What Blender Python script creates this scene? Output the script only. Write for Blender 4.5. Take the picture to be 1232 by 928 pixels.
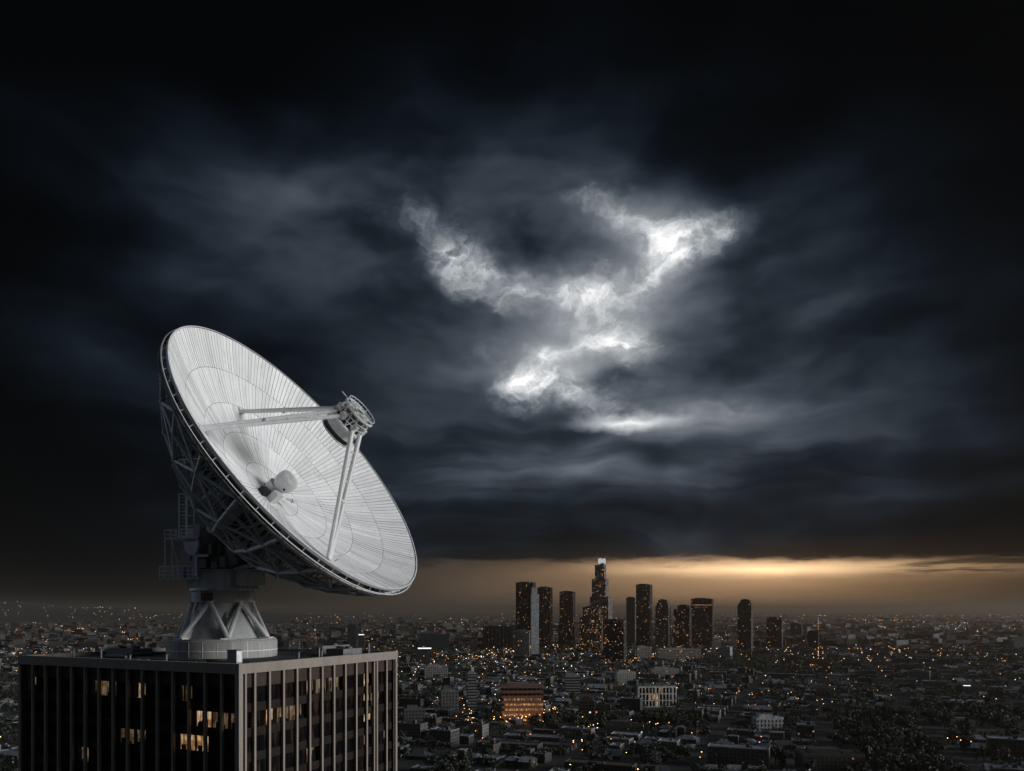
import bpy, math, random
import numpy as np
from mathutils import Vector, Matrix

for o in list(bpy.data.objects):
    bpy.data.objects.remove(o)
sc = bpy.context.scene
COL = sc.collection
rng = random.Random(11)

# ------------------------------------------------------------------ camera
CAMZ = 130.0
F, CX, HY = 960.0, 616.0, 734.0          # focal length, centre and horizon of the photograph in its pixels
cam_d = bpy.data.cameras.new('camera')
cam = bpy.data.objects.new('camera', cam_d)
COL.objects.link(cam)
cam.location = (0, 0, CAMZ)
cam.rotation_euler = (math.radians(90), 0, 0)
cam_d.sensor_width = 36
cam_d.lens = 36 * F / 1232
cam_d.shift_y = (HY - 464) / 1232
cam_d.clip_start = 1
cam_d.clip_end = 200000
sc.camera = cam

# ------------------------------------------------------------------ exposure, sampling
sc.view_settings.view_transform = 'Standard'
sc.view_settings.look = 'None'
sc.view_settings.exposure = 0
sc.view_settings.gamma = 1
sc.view_settings.use_curve_mapping = False
cy = sc.cycles
cy.use_denoising = True
cy.max_bounces = 6
cy.diffuse_bounces = 2
cy.glossy_bounces = 2
cy.transparent_max_bounces = 8
cy.volume_bounces = 0
cy.caustics_reflective = False
cy.caustics_refractive = False
cy.sample_clamp_indirect = 4


class NT:
    """small node helper"""
    def __init__(s, tree):
        s.t = tree
        s.L = tree.links

    def n(s, typ, **kw):
        nd = s.t.nodes.new(typ)
        for k, v in kw.items():
            setattr(nd, k, v)
        return nd

    def set(s, sock, v):
        if hasattr(v, 'is_linked') or isinstance(v, bpy.types.NodeSocket):
            s.L.new(v, sock)
        else:
            sock.default_value = v

    def m(s, op, a, b=None, c=None, clamp=False):
        nd = s.n('ShaderNodeMath', operation=op, use_clamp=clamp)
        s.set(nd.inputs[0], a)
        if b is not None:
            s.set(nd.inputs[1], b)
        if c is not None:
            s.set(nd.inputs[2], c)
        return nd.outputs[0]

    def vm(s, op, a, b=None):
        nd = s.n('ShaderNodeVectorMath', operation=op)
        s.set(nd.inputs[0], a)
        if b is not None:
            s.set(nd.inputs[1], b)
        return nd.outputs[0]

    def noise(s, vec, scale, detail=4, rough=.55, dist=0.0, color=False):
        nd = s.n('ShaderNodeTexNoise')
        if vec is not None:
            s.L.new(vec, nd.inputs['Vector'])
        nd.inputs['Scale'].default_value = scale
        nd.inputs['Detail'].default_value = detail
        nd.inputs['Roughness'].default_value = rough
        nd.inputs['Distortion'].default_value = dist
        return nd.outputs['Color' if color else 'Fac']

    def rng(s, v, a, b, c=0.0, d=1.0, smooth=True):
        nd = s.n('ShaderNodeMapRange', interpolation_type='SMOOTHSTEP' if smooth else 'LINEAR')
        s.set(nd.inputs[0], v)
        for i, x in enumerate((a, b, c, d)):
            s.set(nd.inputs[1 + i], x)
        return nd.outputs[0]

    def mixc(s, f, a, b, mode='MIX'):
        nd = s.n('ShaderNodeMix', data_type='RGBA', blend_type=mode)
        s.set(nd.inputs[0], f)
        s.set(nd.inputs[6], a)
        s.set(nd.inputs[7], b)
        return nd.outputs[2]


def c4(c):
    return (c[0], c[1], c[2], 1.0)


# ------------------------------------------------------------------ sky: storm clouds with a torn gap, glow under their edge
SUN_DIR = Vector((.965, -.20, .155)).normalized()
w = bpy.data.worlds.new('World')
sc.world = w
w.use_nodes = True
wt = w.node_tree
wt.nodes.clear()
S = NT(wt)
tc = S.n('ShaderNodeTexCoord').outputs['Generated']
sx = S.n('ShaderNodeSeparateXYZ')
S.L.new(tc, sx.inputs[0])
az = S.m('ARCTAN2', sx.outputs[0], sx.outputs[1])
hyp = S.m('SQRT', S.m('ADD', S.m('MULTIPLY', sx.outputs[0], sx.outputs[0]), S.m('MULTIPLY', sx.outputs[1], sx.outputs[1])))
el = S.m('ARCTAN2', sx.outputs[2], hyp)
PX = S.m('MULTIPLY_ADD', az, F, CX)
PY = S.m('MULTIPLY_ADD', el, -F, HY)
cb = S.n('ShaderNodeCombineXYZ')
S.L.new(PX, cb.inputs[0]); S.L.new(PY, cb.inputs[1])
P0 = cb.outputs[0]


def sky_xy(px, py):
    u, v = (px - CX) / F, (HY - py) / F
    return CX + F * math.atan(u), HY - F * math.atan(v / math.hypot(1, u))


def warp(amount, scale, detail):
    q = S.vm('MULTIPLY', P0, (1, 1.35, 0))
    nz = S.noise(q, scale, detail, .6, color=True)
    d = S.vm('SUBTRACT', nz, (.5, .5, .5))
    d = S.vm('MULTIPLY', d, (amount * 2, amount * 1.6, 0))
    return S.vm('ADD', P0, d)


PW = warp(52, .013, 8)
PS = warp(70, .004, 3)


def blobs(vec, lst):
    acc = None
    for (px, py, rx, ry, rot, amp) in lst:
        u, v = (px - CX) / F, (HY - py) / F
        k = 1 / (1 + u * u)
        x, y = sky_xy(px, py)
        mp = S.n('ShaderNodeMapping', vector_type='TEXTURE')
        S.L.new(vec, mp.inputs['Vector'])
        mp.inputs['Location'].default_value = (x, y, 0)
        mp.inputs['Rotation'].default_value = (0, 0, math.radians(rot))
        mp.inputs['Scale'].default_value = (rx * k, ry * math.sqrt(k), 1)
        g = S.n('ShaderNodeTexGradient', gradient_type='QUADRATIC_SPHERE')
        S.L.new(mp.outputs[0], g.inputs[0])
        acc = S.m('MULTIPLY', g.outputs['Fac'], amp) if acc is None else S.m('MULTIPLY_ADD', g.outputs['Fac'], amp, acc)
    return acc


base = blobs(PS, [
    (690, 370, 330, 240, 8, .12), (660, 470, 260, 110, 0, .05), (620, 350, 170, 90, 18, .09), (800, 300, 150, 90, -10, .11), (690, 440, 150, 90, 0, .10),
    (670, 430, 600, 360, 0, .060), (330, 255, 360, 130, 3, .046), (720, 570, 680, 130, 0, .030),
    (120, 430, 240, 90, 8, .016), (960, 420, 330, 260, 0, .022), (560, 300, 320, 170, 0, .022),
    (940, 560, 420, 110, -3, .024), (420, 640, 420, 90, 0, .012), (850, 500, 260, 60, -4, .05), (250, 350, 300, 60, 4, .012)])
gap = blobs(PW, [
    (505, 268, 85, 50, 25, .17), (545, 308, 90, 52, 25, .36), (580, 330, 85, 42, 20, .36), (620, 352, 95, 38, 10, .34),
    (665, 362, 100, 40, 0, .38), (715, 357, 92, 44, -8, .38), (700, 240, 70, 34, 30, .22), (745, 258, 84, 38, 25, .30),
    (790, 275, 94, 46, 15, .38), (830, 285, 90, 46, -10, .38), (862, 268, 62, 38, 0, .32), (800, 315, 84, 42, -30, .38),
    (775, 340, 74, 38, -30, .34), (750, 385, 92, 60, 60, .36), (700, 395, 70, 40, 20, .22), (745, 415, 94, 38, 15, .38), (690, 425, 94, 32, -20, .32),
    (655, 438, 64, 36, -30, .30), (640, 468, 94, 48, -5, .42), (690, 478, 94, 32, 10, .28), (735, 490, 94, 32, 10, .22),
    (790, 503, 150, 36, 0, .12), (880, 500, 170, 30, -5, .14), (590, 432, 84, 26, 15, .12)])
hotspots = blobs(warp(30, .018, 7), [
    (549, 312, 50, 32, 0, .62), (585, 327, 36, 24, 0, .42), (697, 357, 44, 28, 0, .55), (728, 352, 38, 20, 0, .45),
    (806, 297, 56, 46, -20, .80), (818, 305, 32, 24, 0, .35), (733, 415, 42, 22, 0, .50), (762, 420, 34, 28, 0, .55),
    (634, 467, 58, 36, 0, .85), (657, 456, 38, 20, 0, .42), (682, 474, 34, 15, 0, .38), (657, 427, 30, 20, 0, .34), (850, 270, 36, 20, 0, .25)])
streak = blobs(warp(10, .03, 3), [(760, 508, 104, 15, 0, .85), (735, 510, 60, 14, 0, .3)])
dark = blobs(PW, [
    (632, 288, 130, 66, 0, .95), (752, 454, 110, 44, 6, 1.0), (560, 395, 240, 60, 8, .55), (905, 385, 150, 130, 0, .75),
    (860, 440, 130, 50, 0, .5), (640, 600, 420, 40, 0, .3), (480, 355, 120, 50, 0, .4), (300, 330, 260, 50, 4, .4), (720, 325, 50, 26, 0, .5)])
# cloud texture: broad rolls drawn out along the horizon, finer billows round the gap
qb = S.vm('MULTIPLY', PS, (.55, 1.25, 0))
fb1 = S.rng(S.noise(qb, .0085, 4, .5), .30, .72, .30, 1.6)
qs = S.vm('MULTIPLY', warp(24, .006, 3), (.30, 1.7, 0))
fb1 = S.m('MULTIPLY', fb1, S.rng(S.noise(qs, .009, 3, .45), .3, .7, .62, 1.35))
nzf = S.noise(S.vm('MULTIPLY', PW, (1, 1.35, 0)), .026, 9, .62)
fb2 = S.rng(nzf, .3, .7, .45, 1.5)
dk = S.m('SUBTRACT', 1.0, S.m('MINIMUM', dark, .95))
lum = S.m('MULTIPLY', base, fb1)
lum = S.m('MULTIPLY', lum, S.rng(dk, 0, 1, .32, 1.1))
tear = S.m('MULTIPLY_ADD', S.m('SUBTRACT', nzf, .5), .62, gap)
crisp = S.rng(tear, -.10, .50, .36, 1.0)
mott = S.rng(S.noise(S.vm('MULTIPLY', PW, (1, 1.2, 0)), .055, 6, .6), .32, .68, .62, 1.3)
gl = S.m('MULTIPLY', S.m('MULTIPLY', gap, crisp), S.m('MULTIPLY', fb2, .62))
gl = S.m('MULTIPLY', S.m('MULTIPLY', gl, mott), S.rng(dk, .0, .8, .2, 1.0))
gl = S.m('MULTIPLY_ADD', hotspots, S.rng(nzf, .34, .62, .15, 1.12), gl)
lum = S.m('ADD', lum, S.m('ADD', gl, streak))
# keep the picture of the sky in front; behind lies plain dusk cloud, with added brightness left and overhead
front = S.rng(az, 1.0, 1.5, 1.0, 0.0)
frontl = S.rng(az, -1.5, -1.0, 0.0, 1.0)
fr = S.m('MULTIPLY', front, frontl)
bandn = S.noise(S.vm('MULTIPLY', PS, (.22, 1.9, 0)), .012, 5, .55)
lum = S.m('MULTIPLY', lum, S.m('MULTIPLY_ADD', S.rng(PY, 470, 560), S.m('SUBTRACT', S.rng(bandn, .36, .64, .55, 1.45), 1.0), 1.0))
lum = S.m('MULTIPLY', lum, fr)
cr = S.n('ShaderNodeValToRGB')
e = cr.color_ramp.elements
e[0].position = 0; e[0].color = (.36, .70, 1.15, 1)
k = e.new(.010); k.color = (.46, .78, 1.22, 1)
e[1].position = .5; e[1].color = (.95, 1.0, 1.05, 1)
k = e.new(.04); k.color = (.66, .88, 1.17, 1)
k = e.new(.2); k.color = (.87, .97, 1.07, 1)
S.L.new(lum, cr.inputs[0])
cloud = S.mixc(1.0, cr.outputs[0], S.n('ShaderNodeCombineXYZ').outputs[0], 'MULTIPLY')
mulv = S.n('ShaderNodeVectorMath', operation='SCALE')
S.L.new(cr.outputs[0], mulv.inputs[0])
S.L.new(S.m('ADD', lum, .0013), mulv.inputs['Scale'])
cloud = mulv.outputs[0]
# unseen dusk sky behind, plus patches added left and overhead as fill light
back = S.m('MULTIPLY', S.m('SUBTRACT', 1.0, fr), S.rng(el, .0, .7, .018, .015))
left_fill = S.m('MULTIPLY', S.rng(S.m('ABSOLUTE', S.m('ADD', az, 1.32)), .1, .50, 3.2, 0), S.rng(S.m('ABSOLUTE', el), .25, .8, .30, 0))  # bright patch out of view at left, added to light the dish truss
left_fill = S.m('MULTIPLY', left_fill, S.rng(S.noise(tc, 5, 4), .35, .65, .5, 1.2))
back = S.m('ADD', back, left_fill)
back = S.m('ADD', back, S.rng(el, .85, 1.25, 0, .17))  # bluish brightening overhead, out of view, added to light the city roofs
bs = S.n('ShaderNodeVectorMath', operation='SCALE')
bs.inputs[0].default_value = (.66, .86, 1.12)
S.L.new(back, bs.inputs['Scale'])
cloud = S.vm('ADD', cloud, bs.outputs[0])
# glow under the cloud edge
edge_n = S.noise(S.vm('MULTIPLY', P0, (.35, 2.2, 0)), .03, 5, .6)
edge_n2 = S.noise(S.vm('MULTIPLY', P0, (1, 3.0, 0)), .035, 6, .65)
edge_y = S.m('MULTIPLY_ADD', S.m('SUBTRACT', edge_n, .5), 30.0, PY)
edge_y = S.m('MULTIPLY_ADD', S.m('SUBTRACT', edge_n2, .5), 12.0, edge_y)
below = S.rng(edge_y, 669, 683, 0, 1)
bars = S.noise(S.vm('MULTIPLY', P0, (.22, 3.2, 0)), .05, 5, .6)
barm = S.m('MULTIPLY', S.rng(PX, 980, 1090), S.m('SUBTRACT', 1.0, S.rng(PY, 690, 704)))
below = S.m('MULTIPLY', below, S.m('SUBTRACT', 1.0, S.m('MULTIPLY', S.rng(bars, .44, .6), S.m('MULTIPLY', barm, .75))))
near_edge = S.rng(edge_y, 640, 680, 0, .10)
gmask = S.m('MAXIMUM', below, near_edge)
wg = S.vm('ADD', P0, S.vm('MULTIPLY', S.vm('SUBTRACT', S.noise(S.vm('MULTIPLY', P0, (.3, 1.6, 0)), .02, 4, color=True), (.5, .5, .5)), (60, 14, 0)))
hot = blobs(wg, [(915, 683, 300, 16, 0, 1.35), (930, 685, 420, 24, 0, .42)])
warm = blobs(wg, [(915, 693, 450, 92, 0, .78), (800, 706, 520, 120, 0, .17), (1180, 686, 240, 20, 0, .26)])
amber = blobs(P0, [(580, 712, 460, 130, 0, .070)])
glow = S.vm('ADD', S.mixc(1.0, (0, 0, 0, 1), (0, 0, 0, 1)), (0, 0, 0))
for val, colr in ((hot, (.86, .58, .32)), (warm, (.62, .36, .18)), (amber, (1.0, .80, .62))):
    sn = S.n('ShaderNodeVectorMath', operation='SCALE')
    sn.inputs[0].default_value = colr
    S.L.new(S.m('MULTIPLY', val, gmask), sn.inputs['Scale'])
    glow = S.vm('ADD', glow, sn.outputs[0])
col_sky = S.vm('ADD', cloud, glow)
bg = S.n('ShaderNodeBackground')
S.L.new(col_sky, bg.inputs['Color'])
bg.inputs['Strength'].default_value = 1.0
wo = S.n('ShaderNodeOutputWorld')
S.L.new(bg.outputs[0], wo.inputs['Surface'])
w.cycles.sampling_method = 'MANUAL'
w.cycles.sample_map_resolution = 1024

# ------------------------------------------------------------------ sun: soft light through a hole in the cloud, right of the picture
sd = bpy.data.lights.new('sun', 'SUN')
sd.energy = 3.15
sd.angle = math.radians(28)
sd.color = (.98, .99, 1.0)
so = bpy.data.objects.new('sun', sd)
COL.objects.link(so)
so.rotation_euler = SUN_DIR.to_track_quat('Z', 'Y').to_euler()
so.location = (300, -100, 300)


# ------------------------------------------------------------------ materials
def new_mat(name):
    m = bpy.data.materials.new(name)
    m.use_nodes = True
    t = NT(m.node_tree)
    b = m.node_tree.nodes['Principled BSDF']
    try:
        m.cycles.emission_sampling = 'NONE'
    except Exception:
        pass
    return m, t, b


def plain(name, col, rough=.6, metal=0.0, nscale=1.0, var=.25, bump=0.0, bscale=None, stretch=(1, 1, 1), wear=0.0, spec=.5):
    m, t, b = new_mat(name)
    b.inputs['Specular IOR Level'].default_value = spec
    oc = t.n('ShaderNodeTexCoord').outputs['Object']
    v = t.vm('MULTIPLY', oc, stretch)
    nz = t.noise(v, nscale, 5, .6)
    f = t.rng(nz, .3, .7, 1 - var, 1 + var, smooth=False)
    sv = t.n('ShaderNodeVectorMath', operation='SCALE')
    sv.inputs[0].default_value = col
    t.L.new(f, sv.inputs['Scale'])
    colr = sv.outputs[0]
    if wear:
        nz2 = t.noise(t.vm('MULTIPLY', oc, (stretch[0] * 2, stretch[1] * 2, stretch[2] * .3)), nscale * 2.3, 6, .7)
        colr = t.mixc(t.rng(nz2, .52, .72, 0, wear), colr, (col[0] * .35, col[1] * .3, col[2] * .26, 1))
    t.L.new(colr, b.inputs['Base Color'])
    t.L.new(t.rng(nz, .3, .7, max(.05, rough - .12), min(1, rough + .12), smooth=False), b.inputs['Roughness'])
    b.inputs['Metallic'].default_value = metal
    if bump:
        bp = t.n('ShaderNodeBump')
        bp.inputs['Strength'].default_value = bump
        bp.inputs['Distance'].default_value = .05
        t.L.new(t.noise(v, bscale or nscale * 4, 4), bp.inputs['Height'])
        t.L.new(bp.outputs[0], b.inputs['Normal'])
    return m


def emit(name, col, strength):
    m, t, b = new_mat(name)
    b.inputs['Base Color'].default_value = c4((.05, .05, .05))
    b.inputs['Emission Color'].default_value = c4(col)
    b.inputs['Emission Strength'].default_value = strength
    return m


def facade(name, cw, ch, mu, mv, boost, glass=(.012, .014, .018), band=False):
    """walls with a grid of windows, some lit; wall colour and lit share come with each face"""
    m, t, b = new_mat(name)
    at = t.n('ShaderNodeAttribute', attribute_name='tint')
    uv = t.n('ShaderNodeUVMap')
    sp = t.n('ShaderNodeSeparateXYZ')
    t.L.new(uv.outputs[0], sp.inputs[0])
    u = t.m('DIVIDE', sp.outputs[0], cw)
    v = t.m('DIVIDE', sp.outputs[1], ch)
    fu, fv = t.m('FRACT', u), t.m('FRACT', v)
    iu, iv = t.m('FLOOR', u), t.m('FLOOR', v)

    def win(f, mg):
        return t.m('MULTIPLY', t.m('GREATER_THAN', f, mg), t.m('LESS_THAN', f, 1 - mg))
    mask = t.m('MULTIPLY', win(fv, mv), t.m('GREATER_THAN', sp.outputs[1], .05))
    if not band:
        mask = t.m('MULTIPLY', mask, win(fu, mu))
    wn = t.n('ShaderNodeTexWhiteNoise', noise_dimensions='2D')
    cbn = t.n('ShaderNodeCombineXYZ')
    t.L.new(iu, cbn.inputs[0]); t.L.new(iv, cbn.inputs[1])
    t.L.new(cbn.outputs[0], wn.inputs['Vector'])
    s2 = t.n('ShaderNodeSeparateColor')
    t.L.new(wn.outputs['Color'], s2.inputs[0])
    # lit rooms come in clusters along a floor
    cl = t.n('ShaderNodeTexNoise', noise_dimensions='2D')
    t.L.new(cbn.outputs[0], cl.inputs['Vector'])
    cl.inputs['Scale'].default_value = .21
    pr = t.m('MULTIPLY', at.outputs['Alpha'], t.rng(cl.outputs['Fac'], .35, .65, .35, 1.9))
    lit = t.m('LESS_THAN', wn.outputs['Value'], pr)
    nz = t.noise(t.n('ShaderNodeTexCoord').outputs['Object'], .35, 5, .65)
    wall = t.mixc(1.0, at.outputs['Color'], t.mixc(t.rng(nz, .3, .7), (.62, .6, .58, 1), (1.2, 1.2, 1.2, 1)), 'MULTIPLY')
    colr = t.mixc(mask, wall, c4(glass))
    t.L.new(colr, b.inputs['Base Color'])
    t.L.new(t.rng(mask, 0, 1, .8, .25), b.inputs['Roughness'])
    ecol = t.mixc(s2.outputs[0], (1.0, .45, .16, 1), (1.0, .74, .46, 1))
    ecol = t.mixc(t.m('GREATER_THAN', s2.outputs[1], .90), ecol, (.75, .88, 1.0, 1))
    t.L.new(ecol, b.inputs['Emission Color'])
    br = t.m('MULTIPLY_ADD', t.m('POWER', s2.outputs[2], 3.0), 1.0, .12)
    t.L.new(t.m('MULTIPLY', t.m('MULTIPLY', mask, lit), t.m('MULTIPLY', br, boost)), b.inputs['Emission Strength'])
    return m


M = {}
M['dish'] = None
m, t, b = new_mat('dish_panel')
at = t.n('ShaderNodeAttribute', attribute_name='tint')
oc = t.n('ShaderNodeTexCoord').outputs['Object']
nz = t.noise(oc, .45, 5, .6)
stn = t.rng(t.noise(t.vm('MULTIPLY', oc, (1, 1, .5)), .9, 7, .72), .5, .74, 1.0, .80)
t.L.new(t.mixc(1.0, at.outputs['Color'], t.mixc(t.m('MULTIPLY', t.rng(nz, .3, .7, .93, 1.0), stn), (0, 0, 0, 1), (1, 1, 1, 1)), 'MULTIPLY'), b.inputs['Base Color'])
b.inputs['Roughness'].default_value = .55
M['dish'] = m
M['dish_back'] = plain('dish_back_sheet', (.03, .027, .024), .7, nscale=.6)
M['steel_white'] = plain('white_painted_steel', (.62, .63, .63), .45, nscale=1.2, var=.12, wear=.35)
M['steel_grey'] = plain('grey_galvanised_steel', (.74, .75, .76), .5, metal=.0, nscale=1.5, var=.2, wear=.45)
M['steel_dark'] = plain('dark_weathered_steel', (.10, .095, .09), .6, metal=.2, nscale=1.0, var=.4, wear=.5)
M['black'] = plain('black_rubber', (.008, .008, .008), .6)
M['pedestal'] = plain('pedestal_paint', (.46, .47, .47), .6, nscale=.8, var=.18, bump=.25, stretch=(1, 1, .25), wear=.55)
M['plinth'] = plain('concrete_plinth', (.34, .335, .325), .85, nscale=.6, var=.22, bump=.4, stretch=(1, 1, .3), wear=.6)
M['tower_stone'] = plain('tower_stone', (.26, .222, .19), .75, nscale=.5, var=.14, bump=.2, bscale=3, stretch=(1, 1, .2), wear=.35)
M['tower_panel'] = plain('tower_bronze_panel', (.055, .042, .034), .6, nscale=.6, var=.2, spec=.06)
M['tower_spandrel'] = plain('tower_spandrel', (.022, .017, .014), .6, nscale=.6, var=.3, spec=.06)
M['tower_core'] = plain('tower_core_dark', (.012, .011, .011), .6, nscale=.6, spec=.06)
M['roof_felt'] = plain('roof_felt', (.030, .030, .032), .85, nscale=.35, var=.55, bump=.5)
M['roof_metal'] = plain('roof_plant_metal', (.16, .16, .165), .5, metal=.3, nscale=.9, wear=.5)
m, t, b = new_mat('dark_window_glass')
gn = t.noise(t.vm('MULTIPLY', t.n('ShaderNodeTexCoord').outputs['Object'], (1.6, 1.6, .25)), 1.1, 4, .6)
t.L.new(t.mixc(t.rng(gn, .48, .7), (.005, .005, .006, 1), (.040, .026, .018, 1)), b.inputs['Base Color'])
b.inputs['Roughness'].default_value = .12
b.inputs['Specular IOR Level'].default_value = .10
b.inputs['IOR'].default_value = 1.12
M['glass_dark'] = m
m, t, b = new_mat('clear_window_glass')
tr = t.n('ShaderNodeBsdfTransparent'); tr.inputs[0].default_value = (.85, .85, .85, 1)
gs = t.n('ShaderNodeBsdfGlossy'); gs.inputs['Roughness'].default_value = .08
mx = t.n('ShaderNodeMixShader'); mx.inputs[0].default_value = .05
t.L.new(tr.outputs[0], mx.inputs[1]); t.L.new(gs.outputs[0], mx.inputs[2])
t.L.new(mx.outputs[0], m.node_tree.nodes['Material Output'].inputs['Surface'])
M['glass_clear'] = m


def room_mat(name, strength, seed):
    m, t, b = new_mat(name)
    oc = t.n('ShaderNodeTexCoord').outputs['Object']
    n1 = t.noise(t.vm('ADD', t.vm('MULTIPLY', oc, (2.2, 2.2, .35)), (seed, 0, 0)), 1.3, 4, .6)
    n2 = t.noise(t.vm('ADD', oc, (0, seed, 0)), .9, 3)
    f = t.m('MULTIPLY', t.rng(n1, .38, .62, .18, 1.0), t.rng(n2, .32, .65, .35, 1.2))
    t.L.new(t.mixc(t.rng(n2, .35, .65), (1.0, .46, .16, 1), (1.0, .72, .42, 1)), b.inputs['Emission Color'])
    t.L.new(t.m('MULTIPLY', f, strength), b.inputs['Emission Strength'])
    b.inputs['Base Color'].default_value = (.3, .22, .15, 1)
    return m


M['room_bright'] = room_mat('lit_room', .85, 3.1)
M['room_dim'] = room_mat('dim_lit_room', .20, 7.7)
M['fac_tower'] = facade('skyscraper_facade', 3.4, 4.0, .24, .28, 1.25)
M['fac_fine'] = facade('office_facade', 3.6, 3.8, .2, .26, 1.1)
M['fac_house'] = facade('house_wall', 3.4, 3.1, .30, .30, 1.0)
M['fac_band'] = facade('banded_facade', 3.6, 3.9, .1, .22, .9, band=True)
M['fac_arch'] = facade('arcade_facade', 4.0, 4.3, .27, .2, .9)


def tint_mat(name, rough, ns, lo, hi, bump=0.3):
    m, t, b = new_mat(name)
    at = t.n('ShaderNodeAttribute', attribute_name='tint')
    nz = t.noise(t.n('ShaderNodeTexCoord').outputs['Object'], ns, 6, .7)
    t.L.new(t.mixc(1.0, at.outputs['Color'], t.mixc(t.rng(nz, .3, .7), (lo, lo, lo, 1), (hi, hi, hi, 1)), 'MULTIPLY'), b.inputs['Base Color'])
    b.inputs['Roughness'].default_value = rough
    return m


M['roof'] = tint_mat('flat_roof', .7, .25, .45, 1.35)
M['leaf'] = tint_mat('leaves', .7, .5, .5, 1.4)
M['bark'] = plain('bark', (.05, .04, .032), .9, nscale=2)
M['lamp_warm'] = emit('lamp_warm', (1.0, .50, .17), 9)
M['lamp_amber'] = emit('lamp_amber', (1.0, .36, .08), 7)
M['lamp_white'] = emit('lamp_white', (.85, .93, 1.0), 9)
M['far_warm'] = emit('far_warm_light', (1.0, .52, .21), 5)
M['far_amber'] = emit('far_amber_light', (1.0, .38, .10), 4.2)
M['far_white'] = emit('far_white_light', (.85, .93, 1.0), 5)
M['lit_sign'] = emit('lit_white_strip', (.88, .95, 1.0), 1.6)
M['lit_crown'] = emit('lit_crown_panel', (.92, .97, 1.0), .5)
M['lit_floor'] = None
m, t, b = new_mat('lit_open_floor')
oc = t.n('ShaderNodeTexCoord').outputs['Object']
n1 = t.noise(t.vm('MULTIPLY', oc, (1, 1, .2)), .55, 5, .75)
t.L.new(t.mixc(t.rng(n1, .35, .7), (1.0, .36, .10, 1), (1.0, .62, .32, 1)), b.inputs['Emission Color'])
t.L.new(t.rng(n1, .44, .68, .03, .75), b.inputs['Emission Strength'])
b.inputs['Base Color'].default_value = (.2, .13, .09, 1)
M['lit_floor'] = m
M['brown'] = plain('brown_cladding', (.15, .085, .055), .8, nscale=.4)


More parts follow.
